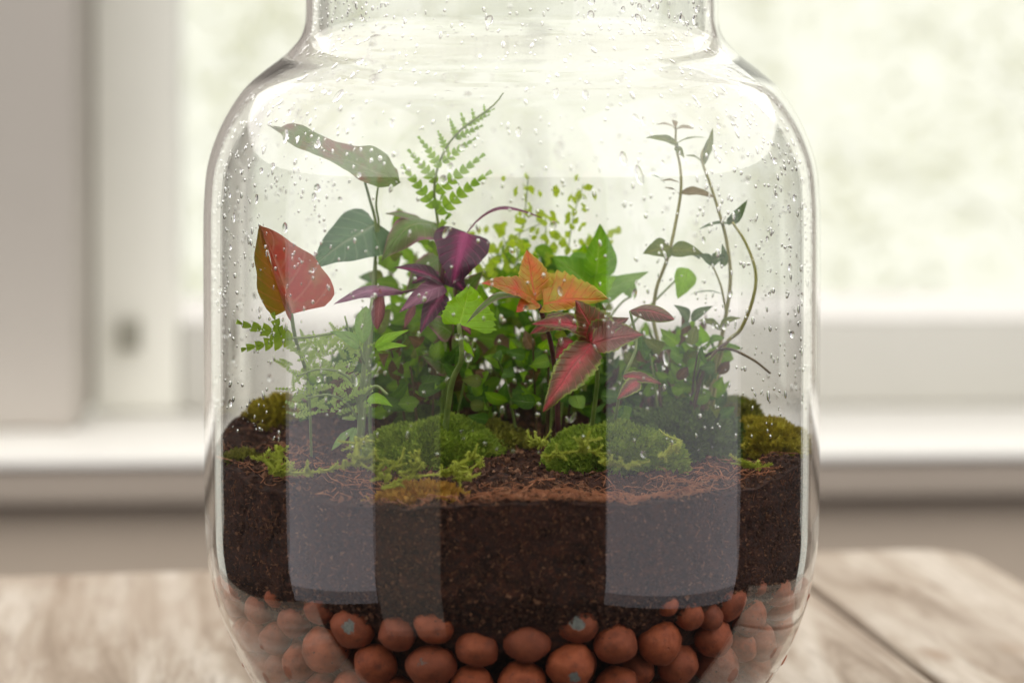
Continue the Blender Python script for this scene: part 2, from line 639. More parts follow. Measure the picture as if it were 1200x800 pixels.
for i in range(rows - 1):
    for k in range(SEG):
        k2 = (k + 1) % SEG
        sf.append((i * SEG + k, (i + 1) * SEG + k, (i + 1) * SEG + k2, i * SEG + k2))
sf.append(tuple((rows - 1) * SEG + k for k in range(SEG))[::-1])
soil = link('soil', mesh('soil', sv, sf), None, M_soil)
tag(soil, 'dark brown crumbly potting soil layered inside the jar', 'soil', kind='stuff')


def crumb(c, s, rg):
    """a little irregular lump (an uneven octahedron)"""
    v = []
    for d in ((1, 0, 0), (-1, 0, 0), (0, 1, 0), (0, -1, 0), (0, 0, 1), (0, 0, -1)):
        v.append(Vector(c) + (Vector(d) + Vector((rg.uniform(-.45, .45), rg.uniform(-.45, .45), rg.uniform(-.45, .45)))) * s * rg.uniform(.6, 1.2))
    return v, [(0, 2, 4), (2, 1, 4), (1, 3, 4), (3, 0, 4), (2, 0, 5), (1, 2, 5), (3, 1, 5), (0, 3, 5)]


rg = random.Random(11)
bagA, bagB = Bag(), Bag()
for i in range(15000):
    r = RS * math.sqrt(rg.random()) * 0.985
    a = rg.uniform(0, 2 * PI)
    x, y = r * math.cos(a), r * math.sin(a)
    s = rg.choice((0.0003, 0.0004, 0.0005, 0.0007, 0.0010))
    (bagB if rg.random() < .22 else bagA).add(crumb((x, y, soil_top(x, y) + s * rg.uniform(.0, 1.1)), s, rg))
for i in range(14000):
    a = rg.uniform(PI * 0.98, PI * 2.02)
    zt = soil_top(RS * math.cos(a), RS * math.sin(a))
    z = rg.uniform(soil_bottom(a) - 0.003, zt)
    s = rg.choice((0.0002, 0.0003, 0.0004, 0.0006, 0.0008))
    r = min(RS, r_in(z) - 0.0006) - s * 0.9 - max(0, soil_bottom(a) + .005 - z) * .5
    (bagB if rg.random() < .16 else bagA).add(crumb((r * math.cos(a), r * math.sin(a), z), s, rg))
M_crumb = soil_mat('soil_crumb', (0.018, 0.006, 0.003), (0.070, 0.025, 0.011), (0.19, 0.085, 0.042), 700)
M_crumb2 = soil_mat('soil_bark_crumb', (0.07, 0.026, 0.012), (0.20, 0.080, 0.036), (0.42, 0.24, 0.14), 500)
tag(bagA.build('dark_crumb', M_crumb, soil, False), kind='stuff')
tag(bagB.build('bark_crumb', M_crumb2, soil, False), kind='stuff')

# rusty root fibres lying along the front edge of the soil
fb = Bag()
for i in range(620):
    if i < 330:
        px = rg.gauss(700, 95)
        rr = rg.uniform(0.80, 0.985)
        ang = math.atan2(-1, max(-.98, min(.98, (px - 600) / 350)) / math.sqrt(max(.04, 1 - min(.96, ((px - 600) / 350) ** 2))))
    else:
        ang = rg.uniform(PI * 1.02, PI * 1.98)
        rr = rg.uniform(0.70, 0.985)
    L = rg.uniform(0.003, 0.011)
    x, y = RS * rr * math.cos(ang), RS * rr * math.sin(ang)
    th = rg.uniform(0, 2 * PI)
    pts = []
    for k in range(4):
        pts.append(Vector((x, y, soil_top(x, y) + 0.0006 + rg.uniform(0, .0016))))
        th += rg.gauss(0, .7)
        x += math.cos(th) * L / 3
        y += math.sin(th) * L / 3
        h = math.hypot(x, y)
        if h > RS * .985:
            x, y = x * RS * .985 / h, y * RS * .985 / h
    fb.add(tube_data(pts, rg.uniform(.00010, .00022), .00006, n=8, sides=4))
for i in range(220):            # fibres pressed flat against the glass
    a = rg.uniform(PI * 1.03, PI * 1.97)
    z = rg.uniform(0.066, soil_top(RS * math.cos(a), RS * math.sin(a)))
    th = rg.uniform(0, PI)
    L = rg.uniform(.001, .004)
    pts = []
    for k in range(3):
        r = RS - .0002
        pts.append((r * math.cos(a), r * math.sin(a), min(z, soil_top(RS * math.cos(a), RS * math.sin(a)))))
        th += rg.gauss(0, .5)
        a += math.cos(th) * L / 3 / RS
        z += math.sin(th) * L / 3
    fb.add(tube_data(pts, .00006, .00004, n=5, sides=4))
M_fibre = soil_mat('root_fibre', (0.20, 0.065, 0.026), (0.40, 0.15, 0.065), (0.60, 0.34, 0.19), 300)
tag(fb.build('root_fibre', M_fibre, soil), kind='stuff')


# ================================================================ clay pebbles
def pebble_mesh(seed):
    bm = bmesh.new()
    bmesh.ops.create_icosphere(bm, subdivisions=3, radius=1)
    o = Vector((seed * 7.3, seed * 3.1, seed))
    for v in bm.verts:
        d = v.co.normalized()
        v.co = d * (1 + 0.13 * noise.noise(d * 1.2 + o) + 0.035 * noise.noise(d * 3.2 + o) + 0.012 * noise.noise(d * 8 + o))
    me = bpy.data.meshes.new('clay_pebble')
    bm.to_mesh(me)
    bm.free()
    me.polygons.foreach_set('use_smooth', [True] * len(me.polygons))
    return me


M_clay = clay_mat('fired_clay', None)
PM = [pebble_mesh(i + 1) for i in range(8)]
for m_ in PM:
    m_.materials.append(M_clay)
SPOT = {}
PEB = [  # px x, y, width, height, front ones first; last: chipped spot (dx, dz, size)
    (675, 725, 57, 53, (0.05, 0.10, 0.30)), (510, 728, 55, 49), (416, 733, 53, 51, (-0.15, 0.25, 0.28)), (616, 748, 61, 50), (560, 757, 53, 47),
    (467, 740, 47, 43), (385, 758, 57, 55), (668, 778, 57, 53, (0.15, -0.35, 0.26)), (720, 751, 53, 48), (771, 751, 56, 52), (506, 778, 61, 50, (-0.4, 0.5, 0.2)),
    (441, 776, 54, 48), (834, 745, 46, 46), (838, 776, 50, 52), (378, 710, 40, 38), (348, 725, 40, 40), (806, 719, 34, 36),
    (850, 703, 42, 46), (793, 776, 52, 46), (612, 797, 62, 48), (553, 801, 56, 46), (722, 803, 58, 46), (354, 773, 40, 42), (326, 698, 26, 24), (308, 711, 36, 38),
    (874, 719, 40, 50), (781, 707, 28, 26), (746, 782, 42, 40), (600, 716, 19, 17), (575, 722, 18, 16), (272, 688, 40, 44), (905, 688, 34, 42), (928, 692, 38, 44),
    (884, 686, 24, 22), (326, 746, 38, 38), (290, 742, 38, 40), (886, 750, 42, 46), (412, 803, 46, 40), (332, 782, 40, 40), (880, 782, 44, 44), (912, 735, 38, 42), (280, 715, 30, 32),
    (380, 806, 46, 44), (465, 812, 50, 44), (300, 770, 34, 34), (665, 824, 56, 44), (780, 815, 52, 46), (835, 815, 48, 44), (905, 765, 34, 36), (505, 828, 58, 46), (585, 838, 56, 46),
]
placed = []
prg = random.Random(5)
SMALL = 'small round terracotta clay pebble in the drainage layer'
BIG = 'round terracotta clay pebble pressed against the jar glass'


def put_pebble(px, py, w, h, spot=None, yy=None, label=None):
    depth = -0.08
    for it in range(1500):
        c = P(px, py, depth)
        sc = (D + depth) / F / 2
        a, b = w * sc, h * sc
        m = (a + b) / 2
        lim = r_in(max(0.010, c.z)) - m * 1.0
        ok = math.hypot(c.x, c.y) <= lim or (depth > -0.02 and math.hypot(c.x, c.y) <= lim + .003)
        if ok:
            for (q, rq) in placed:
                if (q - c).length < (rq + m) * 0.93:
                    ok = False
                    break
        if ok:
            break
        depth += 0.0007
        if depth > 0.02:
            depth = -0.08
            px += 3 if px < 600 else -3
    i = len(placed)
    placed.append((c, m))
    me = PM[i % 8]
    if spot:
        me = pebble_mesh(30 + i)
        me.materials.append(clay_mat('fired_clay_chipped', spot))
    o = bpy.data.objects.new('clay_pebble', me)
    COL.objects.link(o)
    o.location = c
    o.scale = (a, m, b)
    o.rotation_euler = (0, 0, 0) if spot else (prg.uniform(-.3, .3), prg.uniform(-.3, .3), prg.uniform(0, 6.28))
    if spot is None:
        o.scale = (m * (a / m) ** .5, m, b)
    tag(o, label or (SMALL if w < 32 else BIG), 'pebble', 'clay pebbles in the drainage layer')
    return o


lab = {0: 'terracotta clay pebble with a round grey chip, highest in the middle of the drainage layer',
       2: 'terracotta clay pebble with a slanted pale grey chip near its top',
       7: 'terracotta clay pebble with a dark grey chip low on its side',
       10: 'terracotta clay pebble with dark pitted speckles on its upper shoulder'}
for i, e in enumerate(PEB):
    put_pebble(*e[:4], spot=e[4] if len(e) > 4 else None, label=lab.get(i))
# the layer goes on behind the first row
for z in (0.012, 0.022, 0.032, 0.042, 0.052, 0.057):
    for k in range(34):
        a = 0.84 * PI + 1.32 * PI * (k % 17 + .5 + prg.uniform(-.2, .2)) / 17
        rr = r_in(z) - 0.0072 - 0.009 * (k // 17)
        for rad in ((0.0068, 0.0045) if k >= 17 else (0.0062, 0.0048, 0.0038)):
            rr = r_in(z) - rad * 1.1 - 0.0085 * (k // 17)
            c = Vector((rr * math.cos(a), rr * math.sin(a), z + prg.uniform(-.002, .002)))
            m = rad * prg.uniform(.9, 1.1)
            if any((q - c).length < (rq + m) * .86 for q, rq in placed):
                continue
            placed.append((c, m))
            o = bpy.data.objects.new('clay_pebble', PM[(k * 3 + int(z * 1000)) % 8])
            COL.objects.link(o)
            o.location = c
            o.scale = (m, m * prg.uniform(.88, 1.05), m * prg.uniform(.85, 1.0))
            o.rotation_euler = (prg.uniform(0, 6), prg.uniform(0, 6), prg.uniform(0, 6))
            tag(o, 'terracotta clay pebble half hidden behind the front row of pebbles', 'pebble', 'clay pebbles behind the front row')

# ================================================================ plants
CAM = Vector((0, -D, EYE))


def shape_ovate(t):            # widest below the middle, drawn-out tip
    return (math.sin(PI * min(1, t ** 0.62)) ** 0.85) * (1 - 0.25 * t)


def shape_heart(t):
    return (math.sin(PI * min(1, (0.10 + 0.90 * t) ** 0.50)) ** 0.80) if t < 1 else 0.0


def shape_drawn(t):            # broad shoulder, narrow waist, small bulge, thread-like tip
    K = [(0, 0), (.06, .55), (.16, .95), (.28, 1), (.42, .72), (.56, .55), (.68, .55), (.78, .62), (.86, .52), (.91, .18), (1, 0)]
    for (t0, w0), (t1, w1) in zip(K[:-1], K[1:]):
        if t <= t1:
            u = (t - t0) / (t1 - t0)
            return w0 + (w1 - w0) * u * u * (3 - 2 * u)
    return 0


def shape_ellipse(t):
    return math.sin(PI * t) ** 0.75


def shape_lance(t):
    return math.sin(PI * t ** 0.8) ** 0.9


def leaf_data(base, tip, wl, wr, nrm, arch=0.0, fold=0.0, curl=0.0, wave=0.0, shape=shape_ovate, serr=0, droop=None, seed=0, N=18, M=8):
    """blade grid; base/tip world points, wl/wr half widths (m) to either side, nrm = the way the upper face looks"""
    base, tip, nrm = Vector(base), Vector(tip), Vector(nrm).normalized()
    ax = tip - base
    L = ax.length
    ax.normalize()
    nrm = (nrm - ax * nrm.dot(ax)).normalized()
    lat = ax.cross(nrm)
    if serr:
        N = max(N, serr * 4)
    pts = []
    uvs = []
    for i in range(N + 1):
        t = (i / N) ** 1.35
        h = math.sin(PI * t) * arch * L
        c = base + ax * (t * L) + nrm * h
        if droop is not None:
            c = c + Vector(droop) * (t * t)
        w = shape(t)
        if shape is shape_heart and t < .10:
            w *= math.sqrt(max(0.0, 1 - (1 - t / .10) ** 2))
        if serr and 0.04 < t < 0.97:
            ph = (t * serr) % 1.0
            w *= 1 - 0.13 * ph
        for j in range(M + 1):
            s = j / M * 2 - 1
            hw = (wl if s < 0 else wr) * w
            x = s * hw
            z = fold * abs(x) - curl * (s * s) * hw
            z += wave * math.sin(t * 15 + seed + (2 if s > 0 else 0)) * abs(s) ** 2 * (wl + wr) * .5
            z += 0.05 * (wl + wr) * noise.noise(Vector((t * 3 + seed, s * 1.5, seed * 1.7)))
            bk = -ax * (L * .13 * abs(s) * (1 - t / .4) ** 2 * min(1, t / .03)) if shape is shape_heart and t < .4 else Vector((0, 0, 0))
            pts.append(c + bk + lat * (x * (1 + 0.10 * noise.noise(Vector((t * 5 + seed * 3.3, 2.0 * (s > 0), 0))))) + nrm * z)
            uvs.append((j / M, t))
    faces = []
    for i in range(N):
        for j in range(M):
            a = i * (M + 1) + j
            faces.append((a, a + 1, a + M + 2, a + M + 1))
    return pts, faces, uvs


def leaf_mesh(name, *a, **k):
    pts, faces, uvs = leaf_data(*a, **k)
    me = mesh(name, pts, faces)
    ul = me.uv_layers.new(name='UVMap')
    for lp in me.loops:
        ul.data[lp.index].uv = uvs[lp.vertex_index]
    return me


def plant(name, px, py, Y, label, cat='plant', group=None):
    o = P(px, py, Y)
    o.z = soil_top(o.x, o.y) - 0.001
    e = empty(name, o)
    tag(e, label, cat, group)
    return e


def shift_mesh(me, e):
    me.transform(Matrix.Translation(-e.location))
    return me


NSEED = [0]


def leaf(e, mat, b, t, Yb, Yt, wl, wr=None, face=(0, -1, 0.35), name='leaf', **k):
    """leaf of plant e from pixel b to pixel t; half widths in pixels"""
    wr = wl if wr is None else wr
    wl, wr = wl * 1.2, wr * 1.2
    s = (D + (Yb + Yt) / 2) / F
    NSEED[0] += 1
    k.setdefault('seed', NSEED[0])
    k.setdefault('wave', .05)
    me = leaf_mesh(name, P(*b, Yb), P(*t, Yt), wl * s, wr * s, face, **k)
    return link(name, shift_mesh(me, e), e, mat)


def stem(e, mat, pts, w0, w1, name='stem', n=None):
    """pts: (px, py, Y); widths in pixels (diameter)"""
    s = D / F / 2
    v, f = tube_data([P(*p) for p in pts], w0 * s, w1 * s, n=n, sides=7)
    return link(name, shift_mesh(mesh(name, v, f), e), e, mat)


def ground(px, py_guess, Y):
    """pixel row where the soil lies under column px at depth Y"""
    x = (px - 600) / F * (D + Y)
    z = soil_top(x, Y) - 0.001
    return (px, HY + (EYE - z) * F / (D + Y), Y)


G_STEM = plain_leaf_mat('green_stem', (0.16, 0.25, 0.05), (0.30, 0.38, 0.11), 0.2)
B_STEM = plain_leaf_mat('brown_stem', (0.09, 0.055, 0.03), (0.17, 0.12, 0.05), 0.1)
P_STEM = plain_leaf_mat('purple_stem', (0.10, 0.03, 0.05), (0.17, 0.07, 0.06), 0.1)
L_STEM = plain_leaf_mat('pale_green_stem', (0.26, 0.36, 0.12), (0.38, 0.46, 0.20), 0.25)

# ---- tall heart-leaved plant at the left
M_h1 = leaf_mat('olive_heart_leaf', (0.12, 0.17, 0.05), (0.13, 0.18, 0.06), vein=(0.20, 0.24, 0.11), trans=0.5, blotch=(0.20, 0.085, 0.06))
M_h2 = leaf_mat('dark_green_heart_leaf', (0.07, 0.14, 0.055), (0.05, 0.105, 0.04), vein=(0.18, 0.24, 0.13), trans=0.35)
M_h3 = leaf_mat('red_heart_leaf', (0.42, 0.085, 0.06), (0.36, 0.10, 0.065), vein=(0.55, 0.24, 0.18), trans=0.35, nv=5, cw=0.6, blotch=(0.34, 0.16, 0.08))
M_h3b = leaf_mat('olive_red_leaf_half', (0.24, 0.11, 0.02), (0.17, 0.12, 0.015), vein=(0.40, 0.12, 0.05), trans=0.4)
e = plant('heart_leaf_plant', 428, 500, -0.012, 'tall heart-leaved plant with olive and dark green leaves at the jar wall')
leaf(e, M_h1, (470, 214), (316, 152), -0.016, -0.040, 14, 22, (-0.1, -1, 0.25), arch=0.02, fold=0.14, curl=0.12, wave=.1, shape=shape_drawn, droop=(0, 0, 0.001), N=44, M=12)
leaf(e, M_h2, (440, 262), (366, 312), -0.004, -0.020, 33, 28, (-0.25, -1, 0.30), arch=0.06, fold=-0.1, shape=shape_heart, M=12)
stem(e, L_STEM, [ground(424, 0, -0.012), (430, 430, -0.012), (438, 330, -0.008), (441, 268, -0.006), (433, 232, -0.012), (428, 214, -0.018)], 5, 3)
stem(e, L_STEM, [(441, 290, -0.006), (444, 262, -0.006), (441, 240, -0.010), (444, 214, -0.014)], 3.2, 2.2)
stem(e, G_STEM, [ground(434, 0, -0.006), (434, 420, -0.008), (440, 330, -0.006), (440, 262, -0.004)], 4, 3)

e = plant('red_leaf_seedling', 352, 495, -0.020, 'seedling with one large folded red and olive leaf beside the glass', 'plant')
leaf(e, M_h3, (345, 367), (309, 264), -0.050, -0.056, 6, 46, (0.22, -1, 0.18), arch=0.09, fold=0.16, curl=0.28, wave=.10, shape=shape_heart, M=14, N=24, name='leaf')
leaf(e, M_h3b, (340, 362), (308, 263), -0.0505, -0.0563, 26, 3, (-0.55, -1, 0.15), arch=0.05, fold=-0.1, shape=shape_heart, M=10, N=22, name='leaf_half')
stem(e, L_STEM, [ground(366, 0, -0.020), (362, 450, -0.030), (349, 400, -0.046), (343, 366, -0.050)], 3, 4.5)

# ---- fern frond
M_fern = plain_leaf_mat('fern_green', (0.22, 0.40, 0.04), (0.38, 0.56, 0.08), 0.5)
e = plant('fern', 517, 500, 0.0, 'upright fern frond with toothed bright green leaflets curling at the tip', 'fern')
SP = [ground(519, 0, 0.0), (521, 420, 0.0), (517, 340, -0.002), (514, 270, -0.004), (509, 222, -0.006), (517, 185, -0.008), (538, 153, -0.010), (570, 130, -0.012), (583, 117, -0.013), (590, 104, -0.014)]
stem(e, G_STEM, SP, 4.5, 1.6, 'stalk', n=40)


def pinna(e, mat, b, t, Y, w, n=6, face=(0, -1, 0.25), name='leaflet', arch=0.06, skew=0.60, lobe=0.80, teeth=False):
    """a toothed leaflet: a rib with pairs of small oval lobes"""
    B, T = P(*b, Y), P(*t, Y + 0.002)
    ax = T - B
    L = ax.length
    ax.normalize()
    nr = Vector(face)
    nr = (nr - ax * nr.dot(ax)).normalized()
    lat = ax.cross(nr)
    s = D / F
    bag = Bag()
    bag.add(tube_data([B, B + ax * L * .5 + nr * arch * L, T], 0.7 * s, 0.35 * s, n=6, sides=4))
    if teeth:
        def rib(q):
            return B + ax * (q * L) + nr * (math.sin(PI * min(1, q)) * arch * L)
        for i in range(n):
            q0, q1 = (i + .02) / n, (i + 1.0) / n
            for sd in (-1, 1):
                wd = w * s * (1 - .85 * (i + .5) / n) * (.72 if i == 0 else 1) * (1 + .2 * noise.noise(Vector((b[0] + i * 3.1, b[1], sd))))
                l = lat * sd
                up = nr * wd * .12
                vs = [rib(q0), rib(q0 + .1 / n) + l * wd * .45, rib(q0 + .45 / n) + l * wd * .80 + up, rib(q0 + 1.0 / n) + l * wd + up * .5, rib(q0 + .98 / n) + l * wd * .55 + up, rib(q1) + l * wd * .34, rib(q1)]
                bag.add((vs, [tuple(range(7))]))
    else:
        for i in range(n):
            q = (i + 0.35) / n
            c = B + ax * (q * L) + nr * (math.sin(PI * q) * arch * L)
            ll = w * s * (1 - 0.72 * q) * (0.8 if i == 0 else 1)
            for sd in (-1, 1):
                d = (lat * sd * skew + ax * (1 - skew * .4)).normalized()
                pd = d.cross(nr).normalized()
                hw = max(L / n * lobe * .5, ll * .16)
                rnd = 1 + 0.18 * noise.noise(Vector((b[0] + i * 3.1, b[1], sd)))
                vs = []
                for k in range(8):
                    a = 2 * PI * k / 8
                    vs.append(c + d * (ll * rnd * (.5 - .5 * math.cos(a))) + pd * (hw * math.sin(a)) + nr * (0.12 * ll * math.sin(a / 2) * (1 if k % 2 else .6)))
                bag.add((vs, [tuple(range(8))]))
    me = mesh(name, bag.v, bag.f)
    return link(name, shift_mesh(me, e), e, mat)


for b, t, w, n in [((511, 246), (520, 226), 6, 2), ((512, 250), (576, 200), 15, 6), ((511, 226), (568, 180), 14, 6), ((519, 190), (558, 161), 10, 5), ((534, 162), (566, 146), 8, 4),
                   ((510, 244), (471, 192), 14, 5), ((512, 214), (478, 175), 12, 5), ((516, 196), (490, 159), 10, 5), ((524, 178), (513, 152), 8, 4), ((535, 160), (527, 138), 7, 4),
                   ((546, 150), (540, 132), 6, 3), ((548, 146), (574, 134), 6, 4), ((556, 141), (553, 127), 5, 3), ((562, 136), (580, 127), 4, 3), ((568, 131), (567, 121), 3.5, 3),
                   ((514, 268), (528, 250), 8, 2), ((515, 300), (498, 275), 9, 3), ((517, 320), (540, 300), 8, 3), ((514, 285), (533, 276), 7, 2)]:
    pinna(e, M_fern, b, t, SP[4][2] if b[1] > 200 else -0.009, w * 0.86, n + 2 if n > 3 else n, teeth=True)

# ---- purple plant
M_pur = leaf_mat('dark_purple_leaf', (0.20, 0.020, 0.085), (0.050, 0.018, 0.032), vein=(0.24, 0.035, 0.11), trans=0.25, cw=0.20, mid_w=0.18)
M_pur2 = leaf_mat('pink_veined_purple_leaf', (0.22, 0.085, 0.14), (0.11, 0.035, 0.065), vein=(0.36, 0.17, 0.25), trans=0.35, cw=0.4, nv=5)
M_pur3 = leaf_mat('brown_purple_leaf', (0.20, 0.055, 0.06), (0.13, 0.045, 0.045), vein=(0.30, 0.12, 0.12), trans=0.3)
M_pgr = leaf_mat('green_purple_leaf', (0.09, 0.16, 0.03), (0.12, 0.13, 0.05), rim=(0.24, 0.10, 0.14), vein=(0.18, 0.22, 0.08), trans=0.35)
e = plant('purple_leaf_plant', 524, 490, 0.012, 'bushy plant with drooping dark purple and magenta leaves beside the fern')
leaf(e, M_pur, (545, 273), (530, 334), -0.008, -0.018, 27, 28, (0.15, -1, 0.45), arch=0.14, curl=0.3, shape=shape_heart, wave=.05, M=12)
leaf(e, M_pur2, (545, 276), (635, 256), -0.004, -0.012, 5, 7, (0.1, -0.35, 1), arch=0.22, fold=0.4, shape=shape_lance)
leaf(e, M_pur3, (520, 272), (551, 278), 0.0, -0.004, 4, 4, (0, -.5, 1), arch=-0.2, shape=shape_lance)
leaf(e, M_pur, (518, 331), (462, 313), -0.008, -0.020, 13, 11, (-0.1, -0.8, 0.7), arch=0.08, fold=0.3, shape=shape_ovate)
leaf(e, M_pur2, (520, 335), (468, 366), -0.012, -0.028, 13, 12, (0.0, -1, 0.6), arch=0.10, fold=0.12, shape=shape_ovate)
leaf(e, M_pur2, (474, 342), (392, 356), -0.014, -0.030, 8, 10, (0.1, -0.7, 0.8), arch=0.12, fold=-0.3, shape=shape_lance)
leaf(e, M_pur3, (446, 338), (442, 386), -0.022, -0.026, 7, 7, (0.3, -1, 0.2), arch=0.04, curl=0.6, shape=shape_ellipse)
leaf(e, M_pur3, (486, 356), (474, 384), -0.016, -0.020, 5, 4, (-0.3, -1, 0.1), arch=0.05, shape=shape_lance)
leaf(e, M_pgr, (510, 262), (447, 306), 0.0, -0.012, 22, 24, (-0.15, -0.85, 0.7), arch=0.28, curl=0.35, shape=shape_ovate, wave=.06)
leaf(e, M_pgr, (506, 268), (452, 250), 0.002, -0.006, 10, 9, (0, -.5, 1), arch=0.1, shape=shape_lance)
leaf(e, M_pur, (520, 318), (548, 344), -0.004, -0.012, 12, 12, (0.2, -1, 0.3), arch=0.1, shape=shape_ovate)
leaf(e, M_pur, (516, 320), (482, 332), 0.0, -0.01, 12, 12, (-0.2, -1, 0.5), arch=0.12, shape=shape_ovate)
leaf(e, M_pgr, (516, 300), (475, 345), 0.008, 0.002, 14, 14, (-0.2, -1, 0.4), arch=0.15, shape=shape_ovate)
leaf(e, M_pgr, (530, 390), (496, 372), -.008, -.016, 14, 13, (-.1, -1, .4), arch=.1)
leaf(e, M_pur3, (528, 360), (552, 392), -.006, -.014, 12, 12, (.2, -1, .3), arch=.12)
leaf(e, M_pur, (520, 345), (492, 392), -.010, -.020, 12, 12, (-.2, -1, .35), arch=.15)
leaf(e, M_pgr, (535, 350), (566, 318), -.002, -.006, 12, 12, (.1, -1, .3), arch=.1)
leaf(e, M_pgr, (530, 410), (556, 396), -.006, -.012, 12, 12, (.1, -1, .4), arch=.1)
leaf(e, M_pgr, (526, 430), (494, 416), -.006, -.014, 13, 13, (-.1, -1, .4), arch=.1)
stem(e, P_STEM, [ground(524, 0, 0.012), (530, 420, 0.006), (522, 360, -0.004), (518, 331, -0.008), (520, 300, -0.006), (514, 268, 0.0)], 7, 4)
stem(e, P_STEM, [(530, 430, 0.008), (540, 395, 0.002), (534, 350, -0.004), (545, 275, -0.006)], 5, 3)
stem(e, P_STEM, [(518, 335, -0.008), (495, 338, -0.012), (472, 342, -0.014)], 4, 3)

# ---- bright green heart leaf seedling
M_bright = leaf_mat('bright_green_leaf', (0.22, 0.42, 0.02), (0.19, 0.36, 0.015), vein=(0.34, 0.52, 0.06), trans=0.45, nv=6, mid_w=0.06)
e = plant('green_heart_seedling', 518, 500, -0.020, 'young shoot with one bright green heart-shaped leaf on a bent stalk', 'seedling')
leaf(e, M_bright, (538, 380), (551, 334), -0.038, -0.034, 20, 38, (0.05, -1, 0.35), arch=-0.06, fold=0.12, shape=shape_heart, serr=9, M=12)
leaf(e, M_bright, (541, 396), (556, 418), -0.036, -0.034, 3, 4, (0.1, -1, 0.35), shape=shape_lance)
stem(e, G_STEM, [ground(518, 0, -0.020), (529, 452, -0.030), (541, 420, -0.036), (538, 379, -0.038)], 8, 5)

# ---- coleus: orange top, red serrated leaves below
M_or = leaf_mat('orange_coleus_leaf', (0.46, 0.11, 0.025), (0.34, 0.17, 0.02), rim=(0.34, 0.28, 0.03), vein=(0.52, 0.10, 0.05), trans=0.3, blotch=(0.26, 0.25, 0.02), nv=8)
M_or2 = leaf_mat('orange_red_coleus_leaf', (0.42, 0.06, 0.025), (0.28, 0.065, 0.018), rim=(0.32, 0.19, 0.03), vein=(0.54, 0.10, 0.05), trans=0.3, blotch=(0.26, 0.17, 0.02), nv=8)
M_red = leaf_mat('red_coleus_leaf', (0.34, 0.035, 0.05), (0.11, 0.045, 0.025), rim=(0.16, 0.20, 0.04), vein=(0.42, 0.08, 0.09), trans=0.28, nv=9, cw=0.38, blotch=(0.10, 0.07, 0.025))
M_pinkc = leaf_mat('pink_centred_coleus_leaf', (0.42, 0.065, 0.075), (0.11, 0.06, 0.028), rim=(0.20, 0.26, 0.045), vein=(0.34, 0.10, 0.09), trans=0.28, nv=10, cw=0.30, blotch=(0.14, 0.055, 0.03))
e = plant('coleus', 655, 500, -0.010, 'coleus with orange leaves on top and serrated red pink-centred leaves below')
leaf(e, M_or2, (627, 352), (562, 332), -0.044, -0.056, 16, 18, (-0.05, -0.85, 0.75), arch=0.10, fold=0.22, shape=shape_ovate, serr=8, M=12)
leaf(e, M_or, (627, 353), (617, 292), -0.042, -0.036, 17, 22, (0.05, -1, 0.25), arch=0.06, fold=0.2, shape=shape_ovate, serr=8, M=12)
leaf(e, M_or, (637, 357), (713, 350), -0.044, -0.048, 36, 10, (0.0, -0.9, 0.65), arch=0.06, fold=0.05, shape=shape_heart, serr=9, M=12)
leaf(e, M_or2, (628, 352), (604, 366), -0.046, -0.054, 12, 12, (-0.1, -1, 0.5), arch=0.1, shape=shape_ovate, serr=5)
leaf(e, M_pgr, (628, 358), (546, 380), -0.040, -0.050, 6, 8, (-0.1, -0.5, 1), arch=0.30, fold=-0.3, shape=shape_lance)
leaf(e, M_red, (692, 392), (622, 380), -0.046, -0.058, 15, 15, (-0.05, -0.85, 0.7), arch=0.14, fold=0.15, shape=shape_ovate, serr=9, M=12)
leaf(e, M_red, (700, 398), (674, 352), -0.050, -0.056, 18, 26, (-0.1, -1, 0.4), arch=0.12, curl=0.3, shape=shape_heart, serr=9, M=12)
leaf(e, M_red, (690, 398), (736, 372), -0.053, -0.058, 15, 15, (0.2, -1, 0.5), arch=0.1, fold=0.2, shape=shape_ovate, serr=8)
leaf(e, M_pinkc, (694, 402), (753, 392), -0.056, -0.060, 24, 16, (0.1, -1, 0.45), arch=0.10, shape=shape_ovate, serr=10, M=12)
leaf(e, M_pinkc, (693, 402), (636, 482), -0.052, -0.062, 26, 20, (-0.15, -1, 0.35), arch=0.10, fold=0.12, shape=shape_ovate, serr=12, M=14, N=30)
leaf(e, M_red, (672, 400), (650, 420), -0.040, -0.044, 14, 14, (-0.2, -1, 0.2), arch=0.08, shape=shape_ovate, serr=6)
leaf(e, M_red, (668, 372), (620, 392), -0.036, -0.044, 14, 12, (-0.1, -1, 0.6), arch=0.12, shape=shape_ovate, serr=7)
leaf(e, M_pinkc, (748, 446), (722, 468), -0.050, -0.056, 9, 10, (-0.1, -1, 0.3), arch=0.08, shape=shape_ovate, serr=6)
leaf(e, M_pinkc, (730, 440), (775, 450), -0.046, -0.052, 8, 8, (0.1, -0.8, 0.6), arch=0.1, shape=shape_ovate, serr=6)
leaf(e, M_red, (737, 364), (790, 374), -0.036, -0.040, 9, 9, (0.0, -1, 0.5), arch=0.22, curl=0.5, shape=shape_ellipse)
stem(e, P_STEM, [ground(655, 0, -0.010), (652, 450, -0.022), (645, 400, -0.034), (632, 358, -0.043)], 7, 5)
stem(e, G_STEM, [ground(690, 0, -0.012), (700, 440, -0.036), (694, 402, -0.052)], 6, 4)
stem(e, G_STEM, [(650, 430, -0.028), (668, 405, -0.040), (692, 395, -0.048)], 5, 4)
stem(e, G_STEM, [ground(715, 0, -0.016), (728, 450, -0.040), (745, 405, -0.038), (738, 364, -0.036)], 4, 3)

